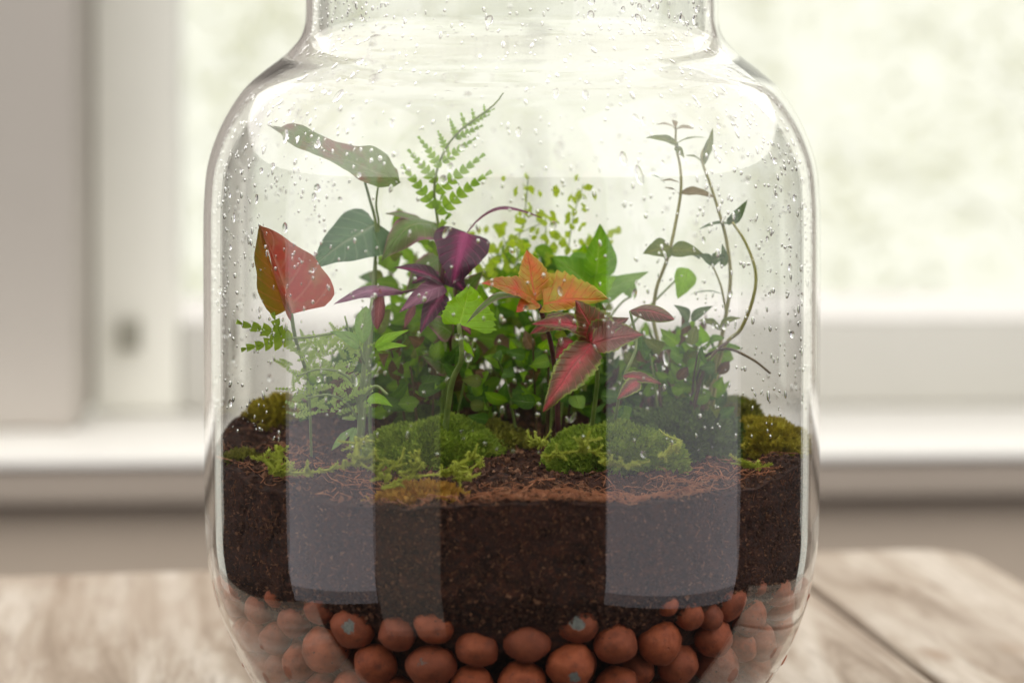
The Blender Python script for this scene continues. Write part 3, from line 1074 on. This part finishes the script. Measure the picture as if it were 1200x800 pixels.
# ---- maidenhair fern behind
M_maid = plain_leaf_mat('maidenhair_green', (0.34, 0.46, 0.04), (0.50, 0.60, 0.10), 0.55)
e = plant('maidenhair_fern', 640, 480, 0.030, 'maidenhair fern with clouds of tiny yellow-green leaflets behind the coleus', 'fern')
mr = random.Random(21)


def leaflet_mesh(seed):
    r = random.Random(seed)
    vs = [(0, 0, 0)]
    for k in range(7):
        a = (k / 6 - .5) * 2.3
        R = 1 * (1 + r.uniform(-.12, .12))
        vs.append((math.sin(a) * R * .75, 0.10 * math.cos(k * 2.1), math.cos(a) * R))
    return mesh('leaflet', vs, [(0, k, k + 1) for k in range(1, 7)])


LF = [leaflet_mesh(i) for i in range(5)]
for m_ in LF:
    m_.materials.append(M_maid)


def small_leaf(e, me, p, size, name='leaflet', face_cam=.8, r=mr):
    o = bpy.data.objects.new(name, me)
    COL.objects.link(o)
    o.parent = e
    o.location = Vector(p) - e.location
    o.scale = (size, size, size)
    o.rotation_euler = (r.gauss(0, .5), r.uniform(-PI, PI), r.gauss(0, 1 - face_cam * .6))
    return o


MS = [[(620, 345, .020), (606, 300, .022), (615, 250, .020), (619, 205, .018)], [(650, 345, .022), (664, 300, .022), (672, 255, .020), (684, 215, .018)],
      [(630, 350, .024), (600, 300, .026), (582, 262, .026)], [(640, 350, .026), (640, 290, .026), (640, 250, .026)], [(660, 350, .026), (690, 300, .03), (700, 270, .03)],
      [(610, 350, .020), (580, 325, .018), (560, 300, .018)], [(625, 340, .018), (590, 290, .016), (640, 258, .016)]]
for s_ in MS:
    pts = [ground(638, 0, .030)] + [(638 + (s_[0][0] - 638) * .4, 420, .028)] + s_
    stem(e, G_STEM if s_ is not MS[1] else L_STEM, pts, 2.6, 1.0, n=30)
    c = spline([P(*q) for q in pts], 40)
    for i in range(20, 40):
        for k in range(1 if mr.random() < .5 else 2):
            off = Vector((mr.gauss(0, .0034), mr.gauss(0, .004), mr.gauss(0, .0026)))
            small_leaf(e, LF[mr.randrange(5)], c[i] + off, mr.uniform(.0016, .0030))

# ---- green leafy shoots behind the coleus
M_mid = leaf_mat('mid_green_leaf', (0.14, 0.27, 0.03), (0.11, 0.23, 0.025), vein=(0.24, 0.36, 0.08), trans=0.45)
M_pale = leaf_mat('pale_green_leaf', (0.22, 0.34, 0.10), (0.18, 0.30, 0.08), vein=(0.30, 0.42, 0.16), trans=0.5)
e = plant('broad_leaf_shoot', 700, 480, 0.020, 'leafy shoot with broad glossy bright green leaves between coleus and climber')
leaf(e, M_mid, (698, 326), (703, 262), 0.004, 0.0, 15, 21, (0.15, -1, 0.2), arch=0.06, fold=0.15, shape=shape_ovate)
leaf(e, M_mid, (690, 335), (648, 300), 0.006, 0.002, 20, 20, (0, -1, 0.4), arch=0.1, shape=shape_heart)
leaf(e, M_bright, (696, 340), (722, 325), 0.004, 0.0, 14, 14, (0, -1, 0.4), arch=0.1, shape=shape_ovate)
leaf(e, M_pale, (700, 350), (760, 318), 0.010, 0.004, 11, 12, (0.1, -1, 0.6), arch=0.1, shape=shape_ovate)
leaf(e, M_pale, (745, 345), (716, 322), 0.010, 0.008, 9, 9, (0.1, -1, 0.6), arch=0.1, shape=shape_ovate)
leaf(e, M_bright, (806, 314), (794, 350), 0.006, 0.0, 13, 12, (0.2, -1, 0.2), arch=0.05, shape=shape_ovate)
leaf(e, M_mid, (690, 300), (660, 330), 0.012, 0.008, 14, 14, (0, -1, 0.3), arch=0.1, shape=shape_ovate)
stem(e, G_STEM, [ground(700, 0, .020), (712, 430, .014), (700, 360, .008), (699, 320, .004)], 5, 3)
stem(e, G_STEM, [(708, 420, .014), (740, 380, .010), (775, 345, .008), (804, 316, .006)], 3.5, 2)
stem(e, G_STEM, [(705, 385, .010), (728, 355, .010), (745, 345, .010)], 3, 2)

# ---- climber at the right
M_cl = leaf_mat('climber_leaf', (0.13, 0.16, 0.03), (0.10, 0.14, 0.025), vein=(0.22, 0.24, 0.07), trans=0.4)
M_cl2 = leaf_mat('grey_green_climber_leaf', (0.13, 0.18, 0.09), (0.10, 0.15, 0.07), vein=(0.20, 0.24, 0.13), trans=0.4)
M_cl3 = leaf_mat('bronze_climber_leaf', (0.22, 0.17, 0.09), (0.18, 0.15, 0.07), vein=(0.28, 0.22, 0.12), trans=0.4)
C_STEM = plain_leaf_mat('climber_stem', (0.36, 0.36, 0.10), (0.50, 0.46, 0.18), 0.2)
e = plant('climbing_vine', 825, 480, 0.004, 'wiry climbing vine with paired small leaves rising against the jar')
stem(e, C_STEM, [ground(812, 0, .004), (770, 395, .004), (768, 345, 0), (783, 300, -.004), (793, 255, -.006), (798, 222, -.006), (797, 195, -.006), (792, 170, -.006), (792, 148, -.006)], 5, 2.6, n=50)
stem(e, C_STEM, [ground(822, 0, .004), (838, 430, .002), (848, 385, 0), (856, 330, -.004), (852, 285, -.006), (843, 250, -.008), (832, 215, -.008), (822, 185, -.008), (828, 168, -.008)], 5.5, 2.6, n=50)
stem(e, C_STEM, [ground(830, 0, .004), (845, 415, -.004), (868, 385, -.010), (882, 350, -.014), (885, 318, -.014), (874, 285, -.012), (858, 260, -.010)], 5, 3, n=40)
stem(e, C_STEM, [(851, 365, 0), (845, 335, -.002), (834, 308, -.004)], 3, 2)
stem(e, B_STEM, [(820, 420, 0), (850, 408, -.008), (880, 420, -.016), (902, 437, -.02)], 4, 2.5)
stem(e, B_STEM, [ground(800, 0, -.01), (822, 440, -.012), (838, 412, -.012), (852, 400, -.01)], 5, 3)
for m_, b, t, w, f in [(M_cl3, (792, 150), (768, 145), 4, (0, -.5, 1)), (M_cl3, (792, 150), (814, 151), 5, (0, -.5, 1)), (M_cl3, (792, 148), (787, 140), 4, (0, -1, .3)),
                       (M_cl, (795, 170), (756, 161), 7, (-.1, -.7, .8)), (M_cl, (793, 168), (827, 161), 4, (0, -.4, 1)), (M_cl, (792, 172), (802, 185), 4, (0, -1, .4)),
                       (M_cl3, (798, 225), (839, 232), 7, (0, -.7, .8)), (M_cl3, (797, 215), (774, 212), 4, (0, -.4, 1)), (M_cl3, (796, 228), (778, 220), 4, (0, -.5, 1)), (M_cl2, (778, 214), (762, 205), 3, (0, -.6, 1)),
                       (M_cl, (786, 290), (753, 297), 12, (0, -1, .5)), (M_cl, (786, 293), (824, 297), 10, (0, -1, .6)),
                       (M_cl, (825, 184), (835, 149), 5, (.3, -1, .2)), (M_cl, (823, 190), (803, 182), 5, (0, -.6, 1)), (M_cl, (823, 190), (832, 180), 4, (0, -1, .3)),
                       (M_cl2, (856, 262), (876, 234), 6, (.2, -1, .3)), (M_cl2, (856, 262), (817, 270), 4, (0, -.4, 1)), (M_cl2, (852, 262), (868, 250), 4, (0, -1, .4)),
                       (M_cl2, (834, 308), (817, 297), 6, (0, -1, .5)), (M_cl2, (834, 306), (850, 300), 7, (0, -1, .4)), (M_cl2, (848, 312), (846, 285), 5, (.2, -1, .2)), (M_cl2, (820, 300), (806, 296), 5, (0, -1, .5)),
                       (M_cl2, (848, 345), (808, 345), 2.5, (0, -.3, 1)), (M_cl2, (808, 374), (790, 357), 7, (0, -1, .6)), (M_cl2, (810, 374), (836, 358), 6, (0, -1, .6)), (M_cl2, (808, 378), (796, 386), 3, (0, -1, .6)),
                       (M_cl, (843, 382), (868, 372), 6, (0, -.7, .8)), (M_cl, (845, 385), (818, 375), 7, (0, -.7, .8)), (M_bright, (822, 400), (800, 392), 8, (0, -1, .5)), (M_bright, (824, 402), (820, 380), 8, (0, -1, .2)),
                       (M_mid, (840, 410), (870, 408), 7, (0, -.8, .7)), (M_mid, (830, 400), (850, 396), 6, (0, -.8, .7)), (M_mid, (800, 420), (775, 408), 9, (0, -1, .5)), (M_mid, (805, 430), (830, 425), 8, (0, -1, .5))]:
    yb = -.006 if b[1] < 330 else -.002
    leaf(e, m_, b, t, yb, yb - .004, w, w, f, arch=0.1, fold=0.15, shape=shape_ovate, N=10, M=6)

# ---- feathery seedling at the left
M_fe = plain_leaf_mat('feathery_green', (0.34, 0.50, 0.08), (0.52, 0.64, 0.20), 0.5)
M_lime = plain_leaf_mat('lime_leaflet', (0.26, 0.42, 0.02), (0.38, 0.52, 0.05), 0.45, scale=300)
e = plant('feathery_seedling', 422, 505, -0.030, 'pale feathery seedling with fine divided leaves on thin stalks', 'seedling')
stem(e, L_STEM, [ground(420, 0, -.030), (424, 470, -.036), (428, 420, -.040), (431, 385, -.042), (437, 350, -.042)], 7, 3)
stem(e, L_STEM, [(422, 480, -.034), (415, 450, -.040), (400, 436, -.044), (375, 432, -.046), (350, 440, -.046)], 4, 2)
stem(e, L_STEM, [(428, 425, -.040), (418, 400, -.044), (398, 390, -.048), (360, 395, -.052), (325, 395, -.054)], 3.5, 2)
stem(e, L_STEM, [(427, 424, -.040), (415, 405, -.042), (405, 370, -.042)], 3, 2)
stem(e, L_STEM, [(424, 470, -.036), (440, 452, -.040), (455, 462, -.042)], 4, 3)
stem(e, L_STEM, [(420, 490, -.034), (405, 470, -.038), (385, 462, -.04), (362, 466, -.04)], 3, 2)
pinna(e, M_lime, (345, 395), (277, 377), -0.054, 12, 6, teeth=True)
pinna(e, M_lime, (345, 397), (284, 410), -0.055, 12, 6, teeth=True)
pinna(e, M_lime, (332, 392), (322, 366), -0.055, 9, 3, teeth=True)
leaf(e, M_bright, (440, 406), (480, 386), -.044, -.048, 6, 6, (0, -1, .6), arch=.1, shape=shape_ovate)
leaf(e, M_bright, (442, 408), (478, 405), -.044, -.050, 5, 5, (0, -1, .6), arch=.1, shape=shape_ovate)
leaf(e, M_pale, (426, 402), (430, 358), -.042, -.042, 9, 9, (-.3, -1, .1), arch=.1, shape=shape_ellipse)
leaf(e, M_pale, (422, 405), (388, 388), -.044, -.05, 8, 8, (-.1, -1, .6), arch=.15, shape=shape_ovate)
leaf(e, M_bright, (432, 466), (461, 476), -.041, -.044, 6, 8, (0, -.9, .7), arch=.25, shape=shape_ovate)
leaf(e, M_pale, (416, 500), (390, 527), -.040, -.054, 4, 4, (0, -1, .6), arch=.05, shape=shape_ellipse)
leaf(e, M_pale, (418, 500), (411, 525), -.040, -.050, 3, 3, (0, -1, .6), arch=.05, shape=shape_ellipse)
fr = random.Random(4)
for i in range(110):
    bx, by = fr.uniform(338, 425), 395 + 95 * fr.random() ** 1.3
    an = fr.uniform(-PI * .95, -PI * .05) if by < 450 else fr.uniform(-PI, 0)
    L = fr.uniform(16, 34)
    pinna(e, M_fe, (bx, by), (bx + math.cos(an) * L, by + math.sin(an) * L * .8), fr.uniform(-.046, -.018), fr.uniform(3.5, 7.5), 7, face=(fr.uniform(-.5, .5), -1, .4), name='sprig', lobe=.55)

# ---- leafy ground plants filling the back
M_bk = [leaf_mat('deep_green_leaf', (0.07, 0.15, 0.02), (0.055, 0.12, 0.016), vein=(0.13, 0.21, 0.04), trans=0.4),
        leaf_mat('fresh_green_leaf', (0.17, 0.29, 0.03), (0.13, 0.24, 0.025), vein=(0.24, 0.36, 0.06), trans=0.45),
        leaf_mat('olive_shade_leaf', (0.12, 0.15, 0.025), (0.10, 0.13, 0.02), vein=(0.18, 0.20, 0.045), trans=0.4),
        leaf_mat('bronze_shade_leaf', (0.12, 0.065, 0.03), (0.09, 0.06, 0.022), vein=(0.18, 0.11, 0.05), trans=0.35)]
br = random.Random(31)
BL = []
for mi in range(4):
    for k in range(3):
        me = leaf_mesh('leaf', (0, 0, 0), (0, 0, 1), .33, .33, (0, -1, 0), arch=.12, fold=.15, curl=.1, shape=(shape_ovate, shape_heart, shape_ellipse)[k], N=7, M=4, seed=k + mi)
        me.materials.append(M_bk[mi])
        me.polygons.foreach_set('use_smooth', [True] * len(me.polygons))
        BL.append(me)
BUSH = [('low leafy plant in front of the purple plant stems', 505, -.004, 62, 392, 470, 70), ('low leafy plant around the coleus stems', 635, -.004, 70, 392, 474, 80),
        ('low leafy plant in front of the climbing vine stems', 790, -.006, 56, 400, 470, 60),
        ('taller leafy plant with fresh green leaves behind the purple plant', 490, .034, 56, 268, 420, 90), ('taller leafy plant with fresh green leaves behind the orange coleus', 640, .042, 78, 285, 400, 110),
        ('dark leafy ground plant behind the purple plant and small round moss mound', 490, .030, 72, 366, 472, 150), ('dark leafy ground plant rooted behind the coleus', 620, .034, 84, 352, 472, 170),
        ('leafy ground plant at the foot of the climbing vine', 770, .026, 76, 380, 474, 150), ('small leafy ground plant behind the feathery seedling', 395, .026, 40, 415, 480, 50)]
for lb, cx, Y, half, y0, y1, n in BUSH:
    e = plant('ground_plant', cx, 480, Y, lb)
    for k in range(6):
        x = cx + br.uniform(-.8, .8) * half
        stem(e, G_STEM if k % 2 else B_STEM, [ground(cx + (x - cx) * .5, 0, Y), (cx + (x - cx) * .8, (y0 + y1) / 2 + 15, Y - .004), (x, y0 + br.uniform(5, 40), Y - br.uniform(0, .012))], 3.5, 2)
    for k in range(n):
        x = cx + br.uniform(-1, 1) * half
        y = y0 + (y1 - y0) * br.random() ** .8 + 22 * ((x - cx) / half) ** 2
        p = P(x, y, Y + (br.uniform(-.026, .022) if Y > 0 else br.uniform(-.014, .012)))
        p.z = max(p.z, soil_top(p.x, p.y) + .002)
        o = bpy.data.objects.new('leaf', BL[br.choice((3, 4, 5, 3, 4, 5, 6, 0))] if y0 < 300 else BL[br.choice((0, 1, 2, 0, 1, 2, 3, 4, 5, 3, 4, 5, 6, 7, 8, 9, 10, 11))])
        COL.objects.link(o)
        o.parent = e
        o.location = p - e.location
        s = br.uniform(.0050, .0105) if Y > 0 else br.uniform(.0042, .0080)
        o.scale = (s, s, s)
        o.rotation_euler = (br.gauss(.5, .5), br.uniform(-2.0, 2.0), br.gauss(0, .8))

# ================================================================ moss
def moss_mat(name, a, b, c):
    t = NT(name)
    co = t.obj()
    n = t.noise(140, 5, 0.7, co)
    f = t.noise(900, 3, 0.6, co)
    col = t.ramp(n, [(0.32, a), (0.52, b), (0.72, c)])
    col = t.mix(t.ramp(f, [(0.4, 0.0), (0.75, 0.5)]), col, c)
    p = t.n('BsdfPrincipled', Base_Color=col, Roughness=0.7)
    tr = t.n('BsdfTranslucent', Color=col)
    s = t.n('MixShader', i0=0.3, i1=p.outputs[0], i2=tr.outputs[0])
    return t.done(s.outputs[0])


M_moss = moss_mat('green_moss', (0.10, 0.17, 0.018), (0.26, 0.38, 0.035), (0.48, 0.58, 0.08))
M_mossd = moss_mat('dark_green_moss', (0.06, 0.11, 0.02), (0.12, 0.20, 0.03), (0.22, 0.32, 0.06))
M_mossg = moss_mat('golden_moss', (0.24, 0.17, 0.014), (0.46, 0.38, 0.03), (0.66, 0.60, 0.07))
M_mosso = moss_mat('olive_moss', (0.10, 0.10, 0.015), (0.24, 0.23, 0.03), (0.42, 0.42, 0.06))
mo = random.Random(77)


def moss_cushion(name, px, py, Y, w, h, dep, mat, label, nblade=5000, blade=.0016, rough=.18, group=None):
    """a mound of moss: px/py = middle of its foot, w = width in px, h = height in metres, dep = depth in metres"""
    c = P(px, py, Y)
    zf = soil_top(c.x, c.y)
    e = tag(empty(name, (c.x, c.y, zf - .001)), label, 'moss', group)
    rx = w / 2 * (D + Y) / F
    so = mo.uniform(0, 50)

    def surf(u, v):             # u azimuth, v 0 top .. 1 foot
        r = math.sin(v * PI / 2)
        k = 1 + rough * noise.noise(Vector((math.cos(u) * r * 2 + so, math.sin(u) * r * 2, v))) * 1.6
        x, y = rx * r * math.cos(u) * k, dep * r * math.sin(u) * k
        R_ = math.hypot(c.x + x, c.y + y)
        if R_ > RS - .003:
            x, y = (c.x + x) * (RS - .003) / R_ - c.x, (c.y + y) * (RS - .003) / R_ - c.y
        z = h * (math.cos(v * PI / 2) ** .8) * (1 + rough * noise.noise(Vector((x * 160 + so, y * 160, 3))))
        return Vector((x, y, z + soil_top(c.x + x, c.y + y) - zf))
    verts, faces = [], []
    NU, NV = 40, 12
    for j in range(NV + 1):
        for i in range(NU):
            p = surf(2 * PI * i / NU, max(.01, j / NV))
            verts.append(p)
    for j in range(NV):
        for i in range(NU):
            i2 = (i + 1) % NU
            faces.append((j * NU + i, (j + 1) * NU + i, (j + 1) * NU + i2, j * NU + i2))
    faces.append(tuple(range(NU)))
    md = link('mound', mesh('mound', verts, faces), e, mat)
    b = Bag()
    for i in range(nblade):
        u, v = mo.uniform(0, 2 * PI), math.acos(1 - mo.random() * .98) / (PI / 2)
        if math.sin(u) > .55 and v > .5:
            continue
        p = surf(u, v)
        n = Vector((p.x / rx ** 2, p.y / dep ** 2, max(.1, p.z) / h ** 2 if h > .001 else 1))
        n = (Vector((math.cos(u) * math.sin(v * PI / 2), math.sin(u) * math.sin(v * PI / 2), math.cos(v * PI / 2) + .25)) + Vector((mo.gauss(0, .4), mo.gauss(0, .4), mo.gauss(0, .4)))).normalized()
        L = blade * 1.35 * mo.uniform(.6, 1.5)
        q = n.orthogonal().normalized()
        q = (Matrix.Rotation(mo.uniform(0, 6.28), 3, n) @ q) * L * .22
        tip = p + n * L + q * mo.uniform(-1, 1)
        mid = p + n * L * .55
        b.add(([p, mid + q, tip, mid - q], [(0, 1, 2, 3)]))
    tag(b.build('moss_leaf', mat, md, False), kind='stuff')
    return e


moss_cushion('moss_cushion', 508, 524, -0.020, 160, 0.0105, 0.012, M_moss, 'wide low green moss cushion in front of the small round mound', 9000, .0013)
moss_cushion('moss_cushion', 497, 488, 0.010, 70, 0.0110, 0.010, M_mossd, 'small smooth round dark green moss mound at the purple plant foot', 3500, .0009, .06)
moss_cushion('moss_cushion', 715, 543, -0.034, 160, 0.0108, 0.012, M_moss, 'plump bright green moss cushion below the coleus', 9000, .0014)
moss_cushion('moss_cushion', 800, 515, -0.010, 120, 0.0140, 0.014, M_mossd, 'dark moss cushion at the foot of the climbing vine', 6000, .0015, .3)
moss_cushion('moss_cushion', 905, 520, -0.006, 82, 0.0075, 0.016, M_mossg, 'golden moss clump against the glass below the vine', 5500, .0020, .35)
moss_cushion('moss_cushion', 866, 488, 0.018, 54, 0.0090, 0.014, M_mosso, 'olive moss hump behind the golden moss clump', 3000, .0018, .35)
moss_cushion('moss_cushion', 322, 490, 0.024, 60, 0.0052, 0.010, M_mossg, 'golden moss tuft on the soil rim behind the feathery seedling', 2200, .0017, .35)
moss_cushion('moss_cushion', 575, 508, -0.008, 70, 0.0060, 0.010, M_mosso, 'thin olive moss patch between the two green cushions', 2500, .0015, .35)
moss_cushion('moss_cushion', 283, 540, -0.020, 34, 0.0030, 0.008, M_mosso, 'thin olive moss patch on the soil beside the jar wall', 900, .0014, .35)


M_mossr = moss_mat('rusty_moss', (0.34, 0.14, 0.025), (0.56, 0.30, 0.05), (0.70, 0.52, 0.10))


def moss_strand(pts, r, mat, n, label, group='creeping moss strands'):
    """creeping feather moss: runners thickly set with tiny leaves; pts = list of runners of (px, py, Y)"""
    c0 = P(*pts[0][0])
    e = tag(empty('moss_strand', (c0.x, c0.y, soil_top(c0.x, c0.y))), label, 'moss', group)
    sb, lb = Bag(), Bag()
    runs = list(pts)
    for run in pts:
        for k in range(3 * len(run)):
            i = mo.randrange(len(run) - 1)
            u = mo.random()
            q = tuple(run[i][m] * (1 - u) + run[i + 1][m] * u for m in range(3))
            dx, dy = mo.gauss(0, 9), mo.gauss(-4, 6)
            runs.append([q, (q[0] + dx * .6, q[1] + dy * .4, q[2] - .0006), (q[0] + dx, q[1] + dy, q[2] - .001)])
    for run in runs:
        main = run in pts
        W = []
        for q in run:
            w = P(*q)
            R = math.hypot(w.x, w.y)
            if R > RS - .001:
                w.x, w.y = w.x * (RS - .001) / R, w.y * (RS - .001) / R
            w.z = max(w.z, soil_top(w.x, w.y) + .0014)
            W.append(w - e.location)
        c = spline(W, 40)
        sb.add(tube_data(W, r * .3, r * .2, n=20, sides=5))
        for i in range(n if main else n // 5):
            k = mo.randrange(39)
            p = c[k].lerp(c[k + 1], mo.random())
            ax = (c[k + 1] - c[k]).normalized()
            d = Vector((mo.gauss(0, 1), mo.gauss(0, 1), mo.gauss(.2, 1)))
            d = (d - ax * d.dot(ax)).normalized()
            n_ = (d + ax * .7).normalized()
            L = r * mo.uniform(.6, 1.6) * (1 - .5 * k / 39)
            q = n_.cross(ax).normalized() * L * .17
            lb.add(([p, p + n_ * L * .5 + q, p + n_ * L, p + n_ * L * .5 - q], [(0, 1, 2, 3)]))
    ru = sb.build('runner', mat, e)
    tag(lb.build('moss_leaf', mat, ru, False), kind='stuff')


moss_cushion('moss_cushion', 490, 570, -0.070, 104, 0.0050, 0.008, M_mossr, 'orange and golden moss tuft at the front soil edge', 1800, .0015, .4)
M_lm = moss_mat('lime_moss', (0.36, 0.42, 0.04), (0.56, 0.62, 0.08), (0.70, 0.74, 0.17))
moss_strand([[(448, 572, -.075), (475, 560, -.073), (505, 556, -.071), (545, 552, -.068), (558, 545, -.066)], [(480, 562, -.073), (488, 545, -.070), (492, 526, -.066)], [(520, 556, -.071), (545, 540, -.066), (562, 533, -.062)],
             [(452, 565, -.074), (460, 548, -.072), (470, 540, -.070)], [(535, 556, -.07), (552, 562, -.07)], [(440, 545, -.07), (448, 560, -.074)]], .0011, M_lm, 380, 'lime green creeping moss strand at the front soil edge')
moss_strand([[(330, 552, -.060), (360, 553, -.064), (392, 549, -.066), (420, 541, -.066), (438, 540, -.066)], [(330, 552, -.060), (330, 535, -.056), (326, 522, -.050)], [(330, 556, -.060), (318, 542, -.054), (308, 535, -.05)], [(415, 545, -.066), (420, 525, -.06), (418, 512, -.055)],
             [(430, 542, -.066), (440, 530, -.062)]], .0012, M_lm, 380, 'lime green creeping moss strand under the feathery seedling')
moss_strand([[(640, 535, -.062), (660, 530, -.062), (690, 528, -.064), (705, 536, -.066)], [(685, 528, -.066), (690, 505, -.064)], [(640, 520, -.058), (630, 518, -.056), (620, 522, -.055)], [(700, 540, -.066), (730, 545, -.066), (760, 540, -.064)],
             [(770, 535, -.062), (790, 525, -.058), (795, 515, -.055)]], .0011, M_lm, 380, 'lime green moss shoots fringing the plump moss cushion')
moss_strand([[(868, 540, -.040), (880, 545, -.040), (888, 548, -.040)]], .0012, M_lm, 350, 'lime green moss sprig beside the golden moss clump')

# loose pale roots on the soil
rt = Bag()
for run in [[(650, 522, -.056), (630, 535, -.06), (622, 552, -.066), (615, 575, -.076)], [(760, 580, -.074), (775, 562, -.070), (800, 555, -.066), (830, 548, -.06)], [(690, 560, -.07), (720, 566, -.072), (750, 560, -.07)], [(255, 533, -.02), (275, 536, -.03), (300, 542, -.042)]]:
    W = []
    for q in run:
        w = P(*q)
        w.z = soil_top(w.x, w.y) + .0012
        W.append(w)
    rt.add(tube_data(W, .00035, .00015, n=24, sides=6))
tag(rt.build('pale_root', M_fibre, soil), kind='stuff')

# ================================================================ condensation
M_water = glass_mat('water', 1.33)
wr_ = random.Random(13)


def drop_mesh(sub):
    bm = bmesh.new()
    bmesh.ops.create_icosphere(bm, subdivisions=sub, radius=1)
    me = bpy.data.meshes.new('droplet')
    bm.to_mesh(me)
    bm.free()
    me.polygons.foreach_set('use_smooth', [True] * len(me.polygons))
    me.materials.append(M_water)
    return me


def drop_frame(a, z):
    """point on the inner wall at azimuth a, height z, with inward normal and the downhill direction"""
    r = r_in(z)
    r2 = r_in(z - .001)
    dn = Vector(((r2 - r) * math.cos(a), (r2 - r) * math.sin(a), -.001)).normalized()
    tg = Vector((-math.sin(a), math.cos(a), 0))
    nr = tg.cross(dn).normalized()
    if nr.x * math.cos(a) + nr.y * math.sin(a) > 0:
        nr = -nr
    return Vector((r * math.cos(a), r * math.sin(a), z)), nr, dn, tg


D3 = drop_mesh(3)
D2 = drop_mesh(2)
SV = [v.co.copy() for v in D2.vertices]
SFc = [tuple(p.vertices) for p in D2.polygons]
dv, df = [], []
Z0, Z1 = 0.104, 0.240
count = 0


def density(z):
    return 0.35 + 0.65 * min(1, max(0, (z - 0.10) / 0.09))


while count < 3600:
    z = wr_.uniform(Z0, Z1)
    if wr_.random() > density(z):
        continue
    a = wr_.uniform(PI, 2 * PI) if wr_.random() < .72 else wr_.uniform(0, PI)
    # more beads towards the two sides of the jar, fewer over the middle
    if abs(math.cos(a)) < .55 and wr_.random() < .45:
        continue
    p, nr, dn, tg = drop_frame(a, z)
    big = count < 190
    s = ((wr_.uniform(.00075, .00115) if count < 60 else wr_.uniform(.00045, .00080)) if big else abs(wr_.gauss(.00022, .00014)) + .00010)
    st = wr_.uniform(1.0, 1.5) if wr_.random() < .6 else wr_.uniform(1.5, 2.6)
    hgt = .55
    tilt = wr_.gauss(0, .25)
    ax1 = (dn * math.cos(tilt) + tg * math.sin(tilt))
    ax2 = nr.cross(ax1)
    c = p + nr * (s * hgt * .98 + .00005)
    if big:
        o = bpy.data.objects.new('droplet', D3)
        COL.objects.link(o)
        o.parent = jar
        m = Matrix((ax2 * s, ax1 * s * st, nr * s * hgt)).transposed().to_4x4()
        m.translation = c
        o.matrix_local = m
    else:
        k = len(dv)
        for v in SV:
            dv.append(c + ax2 * (v.x * s) + ax1 * (v.y * s * st * (1 + .2 * v.x)) + nr * (v.z * s * hgt))
        df += [tuple(i + k for i in f) for f in SFc]
    count += 1
tag(link('condensation', mesh('condensation', dv, df), jar, M_water), kind='stuff')
